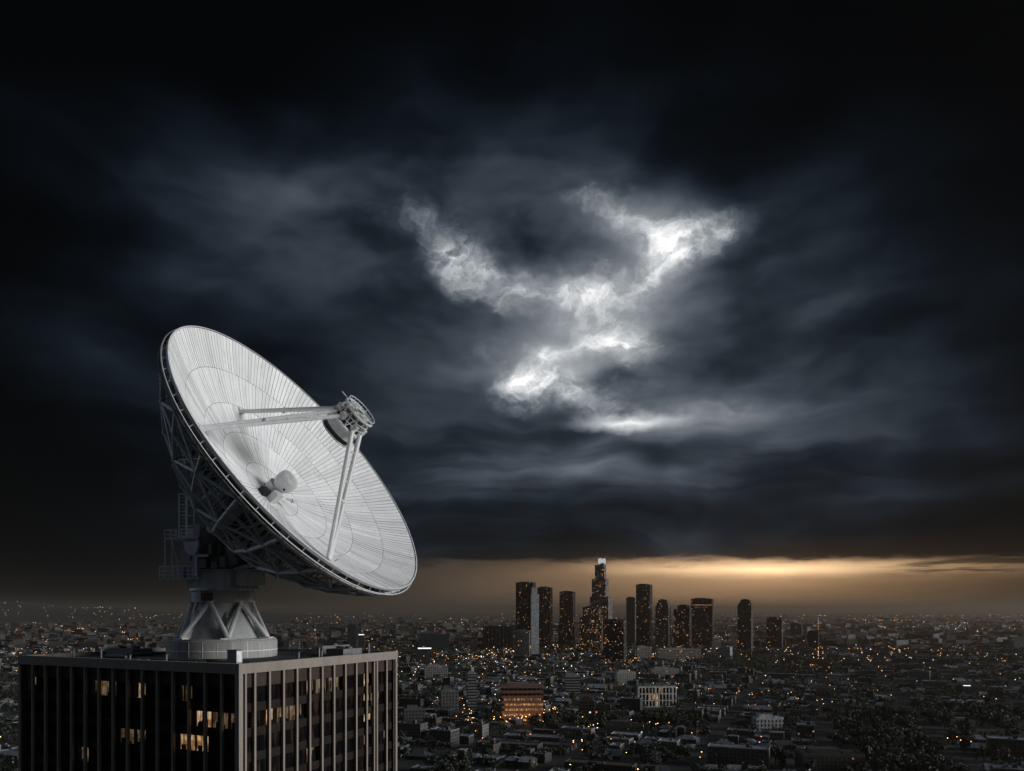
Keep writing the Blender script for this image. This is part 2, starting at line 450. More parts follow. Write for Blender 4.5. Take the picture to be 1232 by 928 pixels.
# ------------------------------------------------------------------ mesh builder
class MB:
    def __init__(s):
        s.v, s.f, s.m, s.c, s.uv = [], [], [], [], []
        s.T = None

    def place(s, x, y, z, yaw):
        s.T = (x, y, z, math.cos(yaw), math.sin(yaw))

    def pt(s, p):
        if s.T is None:
            s.v.append((p[0], p[1], p[2]))
        else:
            x, y, z, c, sn = s.T
            s.v.append((x + p[0] * c - p[1] * sn, y + p[0] * sn + p[1] * c, z + p[2]))
        return len(s.v) - 1

    def face(s, pts, mat=0, col=(1, 1, 1, 1), uv=None):
        ids = [s.pt(p) for p in pts]
        s.f.append(ids); s.m.append(mat); s.c.append(col)
        s.uv.append(uv or [(-1, -1)] * len(ids))

    def box(s, c, d, mat=0, col=(1, 1, 1, 1), uoff=0.0, topmat=None, topcol=None, ax=None, bottom=False, z0=0.0):
        """axis box, centre c, size d; ax = optional three axis vectors; sides carry metre UVs measured from z0"""
        hx, hy, hz = d[0] / 2, d[1] / 2, d[2] / 2

        def q(x, y, z):
            if ax is None:
                return (c[0] + x * hx, c[1] + y * hy, c[2] + z * hz)
            return tuple(c[i] + ax[0][i] * x * hx + ax[1][i] * y * hy + ax[2][i] * z * hz for i in range(3))
        b0, b1 = c[2] - hz - z0, c[2] + hz - z0
        for (a, b_, wd, k) in (((-1, -1), (1, -1), d[0], 0), ((1, -1), (1, 1), d[1], 97), ((1, 1), (-1, 1), d[0], 211), ((-1, 1), (-1, -1), d[1], 307)):
            u0 = uoff + k
            s.face([q(a[0], a[1], -1), q(b_[0], b_[1], -1), q(b_[0], b_[1], 1), q(a[0], a[1], 1)], mat, col,
                   [(u0, b0), (u0 + wd, b0), (u0 + wd, b1), (u0, b1)])
        tm = mat if topmat is None else topmat
        tcol = topcol or col
        s.face([q(-1, -1, 1), q(1, -1, 1), q(1, 1, 1), q(-1, 1, 1)], tm, tcol)
        if bottom:
            s.face([q(-1, 1, -1), q(1, 1, -1), q(1, -1, -1), q(-1, -1, -1)], tm, tcol)

    def prism(s, poly, z0, z1, mat=0, col=(1, 1, 1, 1), topmat=None, topcol=None, uoff=0.0, top=True, poly1=None):
        """vertical prism over a ccw polygon; poly1 = other polygon at the top"""
        p1 = poly1 or poly
        u = uoff
        n = len(poly)
        for i in range(n):
            a, b_ = poly[i], poly[(i + 1) % n]
            a1, b1 = p1[i], p1[(i + 1) % n]
            wd = math.hypot(b_[0] - a[0], b_[1] - a[1])
            s.face([(a[0], a[1], z0), (b_[0], b_[1], z0), (b1[0], b1[1], z1), (a1[0], a1[1], z1)], mat, col,
                   [(u, z0), (u + wd, z0), (u + wd, z1), (u, z1)])
            u += wd + 13
        if top:
            s.face([(p[0], p[1], z1) for p in p1], mat if topmat is None else topmat, topcol or col)

    def tube(s, p, q, r, n=6, r2=None, mat=0, caps=True, col=(1, 1, 1, 1)):
        p, q = Vector(p), Vector(q)
        d = q - p
        if d.length < 1e-6:
            return
        d.normalize()
        a = d.orthogonal().normalized()
        bb = d.cross(a)
        r2 = r if r2 is None else r2
        A = [s.pt(p + (a * math.cos(2 * math.pi * i / n) + bb * math.sin(2 * math.pi * i / n)) * r) for i in range(n)]
        B = [s.pt(q + (a * math.cos(2 * math.pi * i / n) + bb * math.sin(2 * math.pi * i / n)) * r2) for i in range(n)]
        for i in range(n):
            j = (i + 1) % n
            s.f.append([A[i], A[j], B[j], B[i]]); s.m.append(mat); s.c.append(col); s.uv.append([(-1, -1)] * 4)
        if caps:
            s.f.append(A[::-1]); s.m.append(mat); s.c.append(col); s.uv.append([(-1, -1)] * n)
            s.f.append(B); s.m.append(mat); s.c.append(col); s.uv.append([(-1, -1)] * n)

    def path(s, pts, r, n=6, closed=False, mat=0):
        k = len(pts)
        for i in range(k if closed else k - 1):
            s.tube(pts[i], pts[(i + 1) % k], r, n, mat=mat, caps=not closed)

    def lathe(s, prof, o, X, Y, Z, n=32, mat=0, capa=False, capb=False, col=(1, 1, 1, 1)):
        """profile of (radius, height) turned round Z at o"""
        o, X, Y, Z = Vector(o), Vector(X), Vector(Y), Vector(Z)
        rings = []
        for (r, h) in prof:
            rings.append([s.pt(o + Z * h + (X * math.cos(2 * math.pi * i / n) + Y * math.sin(2 * math.pi * i / n)) * r) for i in range(n)])
        for a, b_ in zip(rings[:-1], rings[1:]):
            for i in range(n):
                j = (i + 1) % n
                s.f.append([a[i], a[j], b_[j], b_[i]]); s.m.append(mat); s.c.append(col); s.uv.append([(-1, -1)] * 4)
        if capa:
            s.f.append(rings[0][::-1]); s.m.append(mat); s.c.append(col); s.uv.append([(-1, -1)] * n)
        if capb:
            s.f.append(rings[-1]); s.m.append(mat); s.c.append(col); s.uv.append([(-1, -1)] * n)

    def mesh(s, name, mats, smooth=False):
        me = bpy.data.meshes.new(name)
        me.from_pydata(s.v, [], s.f)
        for mt in mats:
            me.materials.append(mt)
        me.polygons.foreach_set('material_index', s.m)
        ca = me.attributes.new('tint', 'FLOAT_COLOR', 'FACE')
        ca.data.foreach_set('color', np.array([c if len(c) == 4 else (c[0], c[1], c[2], 1) for c in s.c], dtype=np.float32).ravel())
        ul = me.uv_layers.new(name='UVMap')
        ul.data.foreach_set('uv', np.array([x for fu in s.uv for x in fu], dtype=np.float32).ravel())
        if smooth:
            me.polygons.foreach_set('use_smooth', [True] * len(s.f))
        me.update()
        return me

    def build(s, name, mats, parent=None, smooth=False):
        o = bpy.data.objects.new(name, s.mesh(name, mats if isinstance(mats, list) else [mats], smooth))
        COL.objects.link(o)
        if parent is not None:
            o.parent = parent
        return o


def thing(name, label, cat, loc=(0, 0, 0), rz=0.0, group=None):
    o = bpy.data.objects.new(name, None)
    COL.objects.link(o)
    o.empty_display_size = 1
    o.location = loc
    o.rotation_euler = (0, 0, rz)
    return tag(o, label, cat, group)


def tag(o, label=None, cat=None, group=None, kind=None):
    if label: o['label'] = label
    if cat: o['category'] = cat
    if group: o['group'] = group
    if kind: o['kind'] = kind
    return o


def smooth_angle(o, deg=35):
    me = o.data
    me.polygons.foreach_set('use_smooth', [True] * len(me.polygons))
    try:
        me.set_sharp_from_angle(angle=math.radians(deg))
    except Exception:
        pass


def merge(o):
    import bmesh
    bm = bmesh.new(); bm.from_mesh(o.data)
    bmesh.ops.remove_doubles(bm, verts=bm.verts, dist=1e-4)
    bm.to_mesh(o.data); bm.free()


# ------------------------------------------------------------------ ground, roads, hills
GR = 45000
gm, t, b = new_mat('city_ground')
oc = t.n('ShaderNodeTexCoord').outputs['Object']
n1 = t.noise(oc, .012, 6, .7)
n2 = t.noise(oc, .11, 4, .7)
g1 = t.mixc(t.rng(n1, .42, .6), (.010, .012, .010, 1), (.045, .046, .048, 1))
g1 = t.mixc(t.rng(n2, .55, .68, 0, .7), g1, (.05, .052, .056, 1))
t.L.new(g1, b.inputs['Base Color'])
b.inputs['Roughness'].default_value = .9
g = MB()
N = 96
ctr = g.pt((0, 0, 0))
ring = []
for R in (3000, 12000, GR):
    ring.append([g.pt((R * math.cos(2 * math.pi * i / N), R * math.sin(2 * math.pi * i / N), 0)) for i in range(N)])
for i in range(N):
    j = (i + 1) % N
    for fc in ([ctr, ring[0][i], ring[0][j]], [ring[0][i], ring[1][i], ring[1][j], ring[0][j]], [ring[1][i], ring[2][i], ring[2][j], ring[1][j]]):
        g.f.append(fc); g.m.append(0); g.c.append((1, 1, 1, 1)); g.uv.append([(0, 0)] * len(fc))
tag(g.build('ground', gm), kind='structure')

# low hills far to the left
hm = plain('hill_scrub', (.03, .03, .026), .95, nscale=.004, var=.4)
hb = MB()
NX, NY = 60, 12
grid = []
for i in range(NX + 1):
    row = []
    for j in range(NY + 1):
        a = i / NX; c_ = j / NY
        x = -9500 + a * 8200
        y = 7800 + c_ * 3600
        hgt = 205 * math.sin(math.pi * min(1, c_ * 1.0)) ** 1.2 * (math.sin(math.pi * min(1, (1 - a) * .9 + .0)) ** 1.0) * (.8 + .2 * math.sin(a * 17) + .12 * math.sin(a * 41 + c_ * 5))
        row.append(hb.pt((x, y, max(-.5, hgt - 1))))
    grid.append(row)
for i in range(NX):
    for j in range(NY):
        hb.f.append([grid[i][j], grid[i + 1][j], grid[i + 1][j + 1], grid[i][j + 1]]); hb.m.append(0); hb.c.append((1, 1, 1, 1)); hb.uv.append([(0, 0)] * 4)
tag(hb.build('hills', hm, smooth=True), kind='structure')


def hill_z(x, y):
    a = (x + 9500) / 8200; c_ = (y - 7800) / 3600
    if not (0 < a < 1 and 0 < c_ < 1):
        return 0
    return max(0, 205 * math.sin(math.pi * c_) ** 1.2 * math.sin(math.pi * min(1, (1 - a) * .9)) * (.8 + .2 * math.sin(a * 17) + .12 * math.sin(a * 41 + c_ * 5)) - 1)


def ground_at(px, py):
    """ground point seen at a photo pixel"""
    y = CAMZ * F / (py - HY)
    return (px - CX) / F * y, y


def screen(x, y, z=0.0):
    return CX + F * x / y, HY - F * (z - CAMZ) / y


# ------------------------------------------------------------------ the office tower that carries the dish
TZ = 123.91                     # top of the parapet
C0 = Vector((-30.8, 90.0, 0))   # near corner
UL = Vector((-.9006, .4347, 0))  # along the left facade
UR = Vector((.4347, .9006, 0))   # along the right facade
WL, WR = 38.9, 31.2
ctr = C0 + UL * WL / 2 + UR * WR / 2
tower = thing('office_tower', 'dark office tower with vertical stone fins and scattered lit windows carrying the dish', 'office tower', (ctr.x, ctr.y, 0))
LO = Vector((ctr.x, ctr.y, 0))
NLf = -UR       # outward normal of the left facade
NRf = -UL       # outward normal of the right facade


def tp(a, b_, z):
    """point a metres along the left facade, b metres along the right facade (tower-local)"""
    p = C0 + UL * a + UR * b_ - LO
    return Vector((p.x, p.y, z))


def tbox(mb, a0, a1, b0, b1, z0, z1, mat=0):
    c = tp((a0 + a1) / 2, (b0 + b1) / 2, (z0 + z1) / 2)
    mb.box(c, (b1 - b0, a1 - a0, z1 - z0), mat, ax=(UR, UL, Vector((0, 0, 1))), bottom=True)


FB = TZ - 1.16          # underside of the fascia
core = MB()
tbox(core, 3.2, WL - .6, 3.2, WR - .6, 0, FB - .9)
core.build('core', M['tower_core'], tower)
rf = MB()
tbox(rf, .45, WL - .45, .45, WR - .45, FB - .3, TZ - .5)
rf.build('roof', M['roof_felt'], tower)
for nm, (a0, a1, b0, b1) in (('fascia', (-.25, WL + .25, -.25, .45)), ('fascia', (-.25, .45, .45, WR - .45)), ('fascia', (-.25, WL + .25, WR - .45, WR + .25)), ('fascia', (WL - .45, WL + .25, .45, WR - .45))):
    fb_ = MB()
    tbox(fb_, a0, a1, b0, b1, FB, TZ)
    fb_.build(nm, M['tower_stone'], tower)
bw = MB()
tbox(bw, WL - .6, WL, 0, WR, 0, FB)
tbox(bw, 0, WL - .6, WR - .6, WR, 0, FB)
bw.build('rear_wall', M['tower_panel'], tower)
PITCH, GL, TOPP = 2.87, 1.82, 1.65
NBL, NBR = 15, 13
bl, br_ = WL / NBL, WR / NBR
nfl = int((FB - TOPP) / PITCH)
VIS = 4


def face_box(mb, left, s0, s1, d0, d1, z0, z1, mat=0):
    """box on a facade: s along it, d = depth behind its plane (negative = proud)"""
    if left:
        tbox(mb, s0, s1, d0, d1, z0, z1, mat)
    else:
        tbox(mb, d0, d1, s0, s1, z0, z1, mat)


LIT_R = {(0, 1): 2, (2, 1): 2, (3, 1): 1, (5, 0): 1, (6, 0): 1, (7, 0): 1, (3, 0): 0, (10, 0): 2, (10, 1): 2, (11, 1): 1, (10, 2): 2, (10, 3): 1, (12, 3): 1, (4, 1): 1, (5, 3): 1, (7, 3): 0, (0, 0): 0}
LIT_L = {(0, 1): 1, (1, 1): 1, (2, 1): 2, (3, 2): 2, (2, 2): 2, (6, 0): 2, (9, 0): 1, (8, 0): 1, (3, 0): 1, (6, 2): 1, (7, 2): 1, (14, 0): 1, (10, 3): 1, (5, 3): 0}
for left, nb, bwid, LIT in ((True, NBL, bl, LIT_L), (False, NBR, br_, LIT_R)):
    Wd = nb * bwid
    # stone fins, one mesh each
    for i in range(nb + 1):
        s = i * bwid
        fw = .30
        if i == 0:
            s0, s1 = (-.25, .42) if left else (.0, .02)
            if not left:
                continue
        elif i == nb:
            s0, s1 = Wd - .2, Wd + .25
        else:
            s0, s1 = s - fw / 2, s + fw / 2
        fm = MB()
        if i == 0:
            tbox(fm, -.25, .38, -.25, .38, 0, FB - .003)
        else:
            face_box(fm, left, s0, s1, -.16, .2, 0, FB - .003)
        fm.build('fin', M['tower_stone'], tower)
    if not left:    # second pilaster beside the corner and the doubled one near the far end
        for s in (.92, 10.72 * bwid):
            fm = MB(); face_box(fm, left, s - .14, s + .14, -.16, .2, 0, FB - .003)
            fm.build('fin', M['tower_stone'], tower)
    tpn = MB()
    face_box(tpn, left, .4, Wd - .2, .20, .36, FB - TOPP, FB - .003)
    tpn.build('top_panel', M['tower_panel'], tower)
    spn = MB()
    for k in range(nfl):
        z1 = FB - TOPP - k * PITCH - GL
        face_box(spn, left, .4, Wd - .2, .24, .38, z1 - (PITCH - GL), z1)
        # floor slab behind
        face_box(spn, left, .4, Wd - .2, .39, 3.1, z1 - .55, z1 - .2)
    spn.build('spandrel', M['tower_spandrel'], tower)
    rest = MB()
    for k in range(nfl):
        zt = FB - TOPP - k * PITCH
        for i in range(nb):
            s0, s1 = i * bwid + .17, (i + 1) * bwid - .17
            if i == 0: s0 += .3
            lit = LIT.get((i, k))
            if k >= VIS:
                face_box(rest, left, s0, s1, .31, .35, zt - GL, zt)
                continue
            if i >= nb - 5 and left and lit is None or k == 3 and left and lit is None and i > 7:
                face_box(rest, left, s0, s1, .31, .35, zt - GL, zt)
                continue
            wn = MB()
            face_box(wn, left, s0, s1, .31, .34, zt - GL + .003, zt - .003, 0)
            if lit is None or lit == 0:
                wo_ = wn.build('window', M['glass_dark'], tower)
                continue
            wo_ = wn.build('window', M['glass_clear'], tower)
            rm = MB()
            depth = rng.uniform(.95, 1.3)
            face_box(rm, left, s0, s1, depth, depth + .05, zt - GL - .2, zt)
            rm.build('lit_interior', M['room_bright' if lit == 2 else 'room_dim'], wo_)
            cu = MB()
            for q in range(rng.randint(1, 3)):
                a = rng.uniform(s0, s1 - .5)
                face_box(cu, left, a, a + rng.uniform(.08, .45), .45, .5, zt - GL, zt - rng.choice((0, 0, .4)))
            for q in range(rng.randint(1, 3)):
                a = rng.uniform(s0, s1 - .6)
                face_box(cu, left, a, a + rng.uniform(.3, .8), .6, .85, zt - GL - .2, zt - GL + rng.uniform(.2, .9))
            cu.build('furnishing', M['tower_core'], wo_)
    tag(rest.build('window_glazing', M['glass_dark'], tower), kind='stuff')

# roof plant: units, ducts and a guard rail
DECK = TZ - .5


def deck(a, b_):
    p = C0 + UL * a + UR * b_
    return p.x, p.y


yaw_r = math.atan2(UR.y, UR.x)
for (a, b_, sx_, sy_, sz_, lab) in (
        (33.5, 12.5, 3.4, 5.5, .9, 'long low grey air handling unit at the left end of the tower roof'),
        (31.0, 22.5, 2.6, 4.2, 1.3, 'grey air handling unit behind the long one on the tower roof'),
        (4.2, 24.5, 4.4, 3.0, 1.0, 'dark vent unit right of the dish base on the tower roof'),
        (9.5, 28.2, 6.5, 2.0, 1.2, 'wide dark plant unit along the rear edge of the tower roof')):
    x, y = deck(a, b_)
    u = thing('rooftop_unit', lab, 'air handling unit', (x, y, DECK), yaw_r, 'plant on the tower roof')
    mb = MB(); mb.box((0, 0, sz_ / 2 + .12), (sx_, sy_, sz_)); mb.build('casing', M['roof_metal'], u)
    mb = MB()
    for dx in (-sx_ * .4, sx_ * .4):
        mb.box((dx, 0, .06), (.18, sy_ * .96, .12))
    mb.build('skid', M['steel_dark'], u)
    mb = MB()
    for dy in (-sy_ * .25, sy_ * .25):
        mb.lathe([(.55, 0), (.55, .28), (.42, .3)], (0, dy, sz_ + .12), (1, 0, 0), (0, 1, 0), (0, 0, 1), 16, capb=True)
    mb.build('fan_cowl', M['steel_dark'], u)
    mb = MB()
    for q in range(5):
        mb.box((sx_ / 2 + .02, -sy_ * .4 + q * sy_ * .2, sz_ * .55), (.04, sy_ * .15, sz_ * .6))
    mb.build('louvre', M['steel_dark'], u)
du = MB()
for (a0, b0, a1, b1) in ((30, 6, 30, 20), (22, 4.5, 11, 4.5), (11, 4.5, 6, 8), (26, 6, 30, 6)):
    p, q = deck(a0, b0), deck(a1, b1)
    du.tube((p[0], p[1], DECK + .3), (q[0], q[1], DECK + .3), .22, 8)
tag(du.build('duct_run', M['steel_dark']), 'dark pipe run lying on the tower roof before the dish base', 'pipe')
jx, jy = deck(6.2, 5.6)
jb = thing('junction_box', 'small pale cabinet standing beside the dish base on the roof', 'cabinet', (jx, jy, DECK), yaw_r)
mb = MB(); mb.box((0, 0, .85), (1.0, 1.5, 1.6)); mb.build('cabinet_body', M['plinth'], jb)
mb = MB(); mb.box((-.02, -.755, .9), (.8, .03, 1.3)); mb.build('cabinet_door', M['steel_grey'], jb)
mb = MB(); mb.box((0, 0, 1.68), (1.15, 1.65, .06)); mb.build('cabinet_top', M['steel_dark'], jb)
cab = MB()
for q in range(7):
    a = 8 + q * 2.6 + rng.uniform(-.6, .6)
    p, r_ = deck(a, rng.uniform(2, 3.2)), deck(a + rng.uniform(2, 3.5), rng.uniform(3, 6))
    cab.box((p[0], p[1], DECK + .17), (rng.uniform(.5, 1.6), rng.uniform(.4, 1.0), .34))
    cab.tube((p[0], p[1], DECK + .07), (r_[0], r_[1], DECK + .07), .06, 5)
tag(cab.build('cable_tray', M['steel_dark']), 'dark cable trays and boxes strewn along the front of the roof', 'cable tray')
vr = random.Random(6)
for (a, b_, h_, w_) in ((2.2, 12.5, 1.1, 'short'), (2.6, 17.0, 1.5, 'capped'), (5.0, 20.5, .9, 'stubby'), (14.5, 2.6, 1.0, 'bent'), (20.5, 2.2, .8, 'low'), (27.5, 3.4, 1.4, 'tall'), (34.5, 4.5, 1.2, 'leftmost'), (1.8, 27.0, 1.7, 'rearmost')):
    x, y = deck(a, b_)
    o = thing('vent_pipe', f'{w_} dark vent pipe standing inside the parapet of the tower roof', 'vent pipe', (x, y, DECK), 0, 'vent pipes on the tower roof')
    q = MB(); q.tube((0, 0, 0), (0, 0, h_), .14, 10); q.build('pipe', M['roof_metal'], o)
    q = MB(); q.lathe([(.02, h_ + .22), (.26, h_ + .1), (.26, h_ + .04), (.14, h_ + .02)][::-1], (0, 0, 0), (1, 0, 0), (0, 1, 0), (0, 0, 1), 12); q.build('cap', M['steel_dark'], o)
gr_ = thing('guard_rail', 'thin steel guard rail along the rear edge of the tower roof', 'railing', (0, 0, 0))
q = MB()
for k_ in range(15):
    x, y = deck(1.2 + k_ * 2.6, WR - .9)
    q.tube((x, y, DECK), (x, y, DECK + 1.5), .035, 5)
for z in (1.0, 1.5):
    q.tube((*deck(1.2, WR - .9), DECK + z), (*deck(37.6, WR - .9), DECK + z), .03, 5)
q.build('rail', M['roof_metal'], gr_)
# ------------------------------------------------------------------ radio telescope
BX, BY = -41.3, 113.9
tel = thing('radio_telescope', 'huge white parabolic dish antenna tilted right on its pedestal atop the tower', 'radio telescope', (BX, BY, DECK))
TO = Vector((BX, BY, DECK))
AZ, EL = 1.249, .618
Wn = Vector((math.cos(EL) * math.sin(AZ), -math.cos(EL) * math.cos(AZ), math.sin(EL)))
Un = Vector((0, 0, 1)).cross(Wn).normalized()
Vn = Wn.cross(Un)
RC = Vector((-28.17, 109.5, CAMZ + 20.72)) - TO     # centre of the rim, telescope-local
HD = Vector((Wn.x, Wn.y, 0)).normalized()           # horizontal pointing direction
R0, DEP = 22.0, 7.0
XX, YY, ZZ = Vector((1, 0, 0)), Vector((0, 1, 0)), Vector((0, 0, 1))


def ks(r):
    return -DEP * (1 - (r / R0) ** 2)


def dp(r, th, k):
    return RC + Wn * k + (Un * math.cos(th) + Vn * math.sin(th)) * r


# reflector: separate panels with open joints over a dark backing sheet
pm = MB()
bands = [(1.3, 4.6, 40, .025), (4.6, 9.2, 72, .03), (9.2, 13.2, 120, .042), (13.2, 17.6, 156, .042), (17.6, 22.0, 196, .058)]
prng = random.Random(4)
for (r0, r1, n, gapw) in bands:
    cur = 0
    for i in range(n):
        if i % 4 == 0: cur = prng.uniform(-.08, .06)
        a0, a1 = 2 * math.pi * i / n, 2 * math.pi * (i + 1) / n
        sh = .84 + cur + prng.uniform(-.05, .05)
        tl = prng.uniform(-.016, .016); tl2 = prng.uniform(-.012, .012)
        rs = np.linspace(r0 + .02, r1 - .02, 4)
        for ra, rb in zip(rs[:-1], rs[1:]):
            ga, gb = gapw / ra, gapw / rb

            def pk(r, side):
                return ks(r) + tl * side + tl2 * (r - r0) / (r1 - r0)
            pm.face([dp(ra, a0 + ga / 2, pk(ra, -1)), dp(rb, a0 + gb / 2, pk(rb, -1)), dp(rb, a1 - gb / 2, pk(rb, 1)), dp(ra, a1 - ga / 2, pk(ra, 1))][::-1], 0, (sh, sh * 1.005, sh * 1.005, 1))
refl = pm.build('reflector', M['dish'], tel)
bs_ = MB()
prof = [(r, ks(r) - .12) for r in np.linspace(.3, R0 - .02, 14)]
bs_.lathe(prof, RC, Un, Vn, Wn, 96)
smooth_angle(bs_.build('backing_sheet', M['dish_back'], tel))
rim = MB()
rim.lathe([(R0 - .02, -.22), (R0 + .16, -.22), (R0 + .16, .12), (R0 - .02, .12)], RC, Un, Vn, Wn, 144)
smooth_angle(rim.build('rim', M['steel_white'], tel))
for (r, k, rad, mt) in ((R0 + .40, -.75, .09, 'steel_white'), (R0 + .2, -1.35, .16, 'steel_dark')):
    rb_ = MB()
    rb_.path([dp(r, 2 * math.pi * i / 120, k) for i in range(120)], rad, 6, True)
    smooth_angle(rb_.build('rim_rail', M[mt], tel))
for i in range(60):
    rk = MB()
    th = 2 * math.pi * i / 60
    rk.path([dp(R0 + .1, th, -.2), dp(R0 + .40, th, -.75), dp(R0 - .3, th, -1.2)], .05, 4)
    rk.build('rail_bracket', M['steel_grey'], tel)
# back structure
NR = 22
st = [4.4, 8.4, 12.6, 16.6, 19.6, 21.8]
kb = [-14.4, -13.5, -11.2, -7.9, -4.5, -1.6]
for i in range(NR):
    th = 2 * math.pi * (i + .5) / NR
    rb_ = MB()
    for j in range(6):
        top, bot = dp(st[j], th, ks(st[j]) - .35), dp(st[j], th, kb[j])
        rb_.tube(top, bot, .12, 5)
        if j < 5:
            nt, nb_ = dp(st[j + 1], th, ks(st[j + 1]) - .35), dp(st[j + 1], th, kb[j + 1])
            rb_.tube(bot, nb_, .27, 6)
            rb_.tube(top, nt, .12, 5)
            rb_.tube(top, nb_, .09, 5)
        rb_.box(bot, (.55, .55, .35), ax=(Un, Vn, Wn), bottom=True)
    rb_.build('truss_rib', M['steel_grey'], tel)
for j in range(6):
    hp = MB()
    hp.path([dp(st[j], 2 * math.pi * (i + .5) / NR, kb[j]) for i in range(NR)], .23 if j else .26, 6, True)
    hp.build('ring_beam', M['steel_grey'], tel)
    hp = MB()
    hp.path([dp(st[j], 2 * math.pi * (i + .5) / NR, ks(st[j]) - .4) for i in range(NR)], .09, 5, True)
    hp.build('ring_beam', M['steel_grey'], tel)
br = MB()
for i in range(NR):
    t0, t1 = 2 * math.pi * (i + .5) / NR, 2 * math.pi * (i + 1.5) / NR
    for j in range(5):
        A0, A1, B0, B1 = dp(st[j], t0, kb[j]), dp(st[j], t1, kb[j]), dp(st[j + 1], t0, kb[j + 1]), dp(st[j + 1], t1, kb[j + 1])
        if (i + j) % 2:
            br.tube(A0, B1, .19, 5)
        else:
            br.tube(A1, B0, .19, 5)
        m1 = dp(st[j + 1], t1, ks(st[j + 1]) - .4)
        if j % 2:
            br.tube(A0, m1, .07, 4)
br.build('cross_bracing', M['steel_grey'], tel)
for i in range(60):
    bx = MB()
    th = prng.uniform(0, 2 * math.pi); r = prng.uniform(6, 20)
    kk = ks(r) + (np.interp(r, st, kb) - ks(r)) * prng.uniform(.15, .8)
    p = dp(r, th, kk)
    bx.box(p, (prng.uniform(.3, 1.2), prng.uniform(.3, .9), prng.uniform(.3, .8)), ax=(Un, Vn, Wn), bottom=True)
    bx.tube(p, dp(r + prng.uniform(-2, 2), th + prng.uniform(-.3, .3), kk + prng.uniform(-1, .5)), .05, 4)
    bx.build('equipment_box', M['roof_metal'], tel)
hub = MB()
hub.lathe([(3.0, -7.5), (4.3, -9.5), (4.4, -13.9), (3.6, -15.2), (2.0, -15.4)], RC, Un, Vn, Wn, 40, capb=True)
smooth_angle(hub.build('hub', M['steel_dark'], tel))
# feed cabin at the vertex
fc = thing_part = bpy.data.objects.new('feed_cabin', None)
COL.objects.link(fc); fc.parent = tel
CB = dp(2.3, math.radians(232), ks(2))
q = MB()
q.lathe([(1.0, -1.2), (1.0, .5), (1.15, .6), (1.15, 1.7)], CB + Un * .2 + Vn * 1.2, Un, Vn, Wn, 24, capb=True)
smooth_angle(q.build('feed_neck', M['steel_white'], fc))
AXF = (Wn * 1.0 + Un * .05 - Vn * .10).normalized()
FX = AXF.orthogonal().normalized(); FY = AXF.cross(FX)
q = MB()
q.lathe([(.2, 1.5), (1.0, 1.6), (1.15, 1.9), (1.38, 2.4), (1.46, 2.7), (1.48, 3.5), (1.42, 3.8), (1.24, 4.02), (.8, 4.14), (.4, 4.18), (.02, 4.19)], CB + Un * .2 + Vn * 1.0, FX, FY, AXF, 40)
smooth_angle(q.build('feed_dome', M['steel_white'], fc), 60)
q = MB(); q.box(CB + Wn * .9 - Vn * .5 - Un * .8, (1.3, 1.0, 1.7), ax=(Un, Vn, Wn), bottom=True); q.build('feed_bracket', M['steel_white'], fc)
q = MB(); q.box(CB + Wn * .35 + Vn * .6 - Un * 1.9, (1.1, 1.1, 1.3), ax=(Un, Vn, Wn), bottom=True); q.build('receiver_box', M['black'], fc)
q = MB()
q.tube(CB + Wn * 1.5 - Vn * .9 + Un * .9, CB + Wn * 1.8 - Vn * 1.5 + Un * 1.5, .22, 8)
q.box(CB + Wn * 1.8 - Vn * 1.5 + Un * 1.5, (.5, .5, .5), ax=(Un, Vn, Wn), bottom=True)
q.build('side_horn', M['steel_grey'], fc)
q = MB(); q.lathe([(.0, 0), (.16, 0), (.16, .1)], CB + AXF * 2.7 + Vn * 1.0 - Vn * 1.0 - (Un * .95) + Vn * -.35, Vn, Wn, -Un, 12); q.build('port_hole', M['black'], fc)
# secondary mirror assembly
sub = bpy.data.objects.new('subreflector', None)
COL.objects.link(sub); sub.parent = tel
SB = RC
q = MB()
q.lathe([(2.1, 6.25), (2.28, 6.27), (2.3, 7.4), (2.3, 7.45), (2.15, 7.5)], SB, Un, Vn, Wn, 48)
smooth_angle(q.build('skirt', M['steel_white'], sub))
q = MB(); q.lathe([(.02, 5.2), (1.0, 5.3), (2.0, 5.6), (2.14, 5.62), (2.14, 6.3)][::-1], SB, Un, Vn, Wn, 40); smooth_angle(q.build('mirror_recess', M['black'], sub))
q = MB(); q.lathe([(2.1, 5.46), (2.36, 5.46), (2.36, 5.6), (2.1, 5.6), (2.1, 5.46)], SB, Un, Vn, Wn, 48); smooth_angle(q.build('skirt_rim', M['steel_white'], sub))
q = MB(); q.lathe([(2.0, 7.5), (2.62, 7.52), (2.62, 7.8), (2.0, 7.82)], SB, Un, Vn, Wn, 48); smooth_angle(q.build('collar', M['steel_grey'], sub))
q = MB()
q.lathe([(1.75, 7.8), (1.85, 9.6)], SB, Un, Vn, Wn, 32, capb=True)
smooth_angle(q.build('barrel', M['steel_dark'], sub))
q = MB()
for i in range(12):
    a0, a1 = 2 * math.pi * i / 12, 2 * math.pi * (i + .5) / 12
    q.tube(dp(2.35, a0, 7.8), dp(2.2, a1, 9.9), .07, 5)
    q.tube(dp(2.35, a0 + .52, 7.8), dp(2.2, a1, 9.9), .07, 5)
    if i % 2 == 0:
        q.box(dp(2.15, a0, 8.5), (.7, .7, .9), ax=(Un, Vn, Wn), bottom=True)
for kk in (8.5, 9.2):
    q.path([dp(2.28, 2 * math.pi * i / 32, kk) for i in range(32)], .06, 5, True)
q.build('cage', M['steel_grey'], sub)
q = MB()
q.path([dp(2.3, 2 * math.pi * i / 40, 9.95) for i in range(40)], .17, 8, True)
q.path([dp(2.3, 2 * math.pi * i / 40, 10.5) for i in range(40)], .07, 6, True)
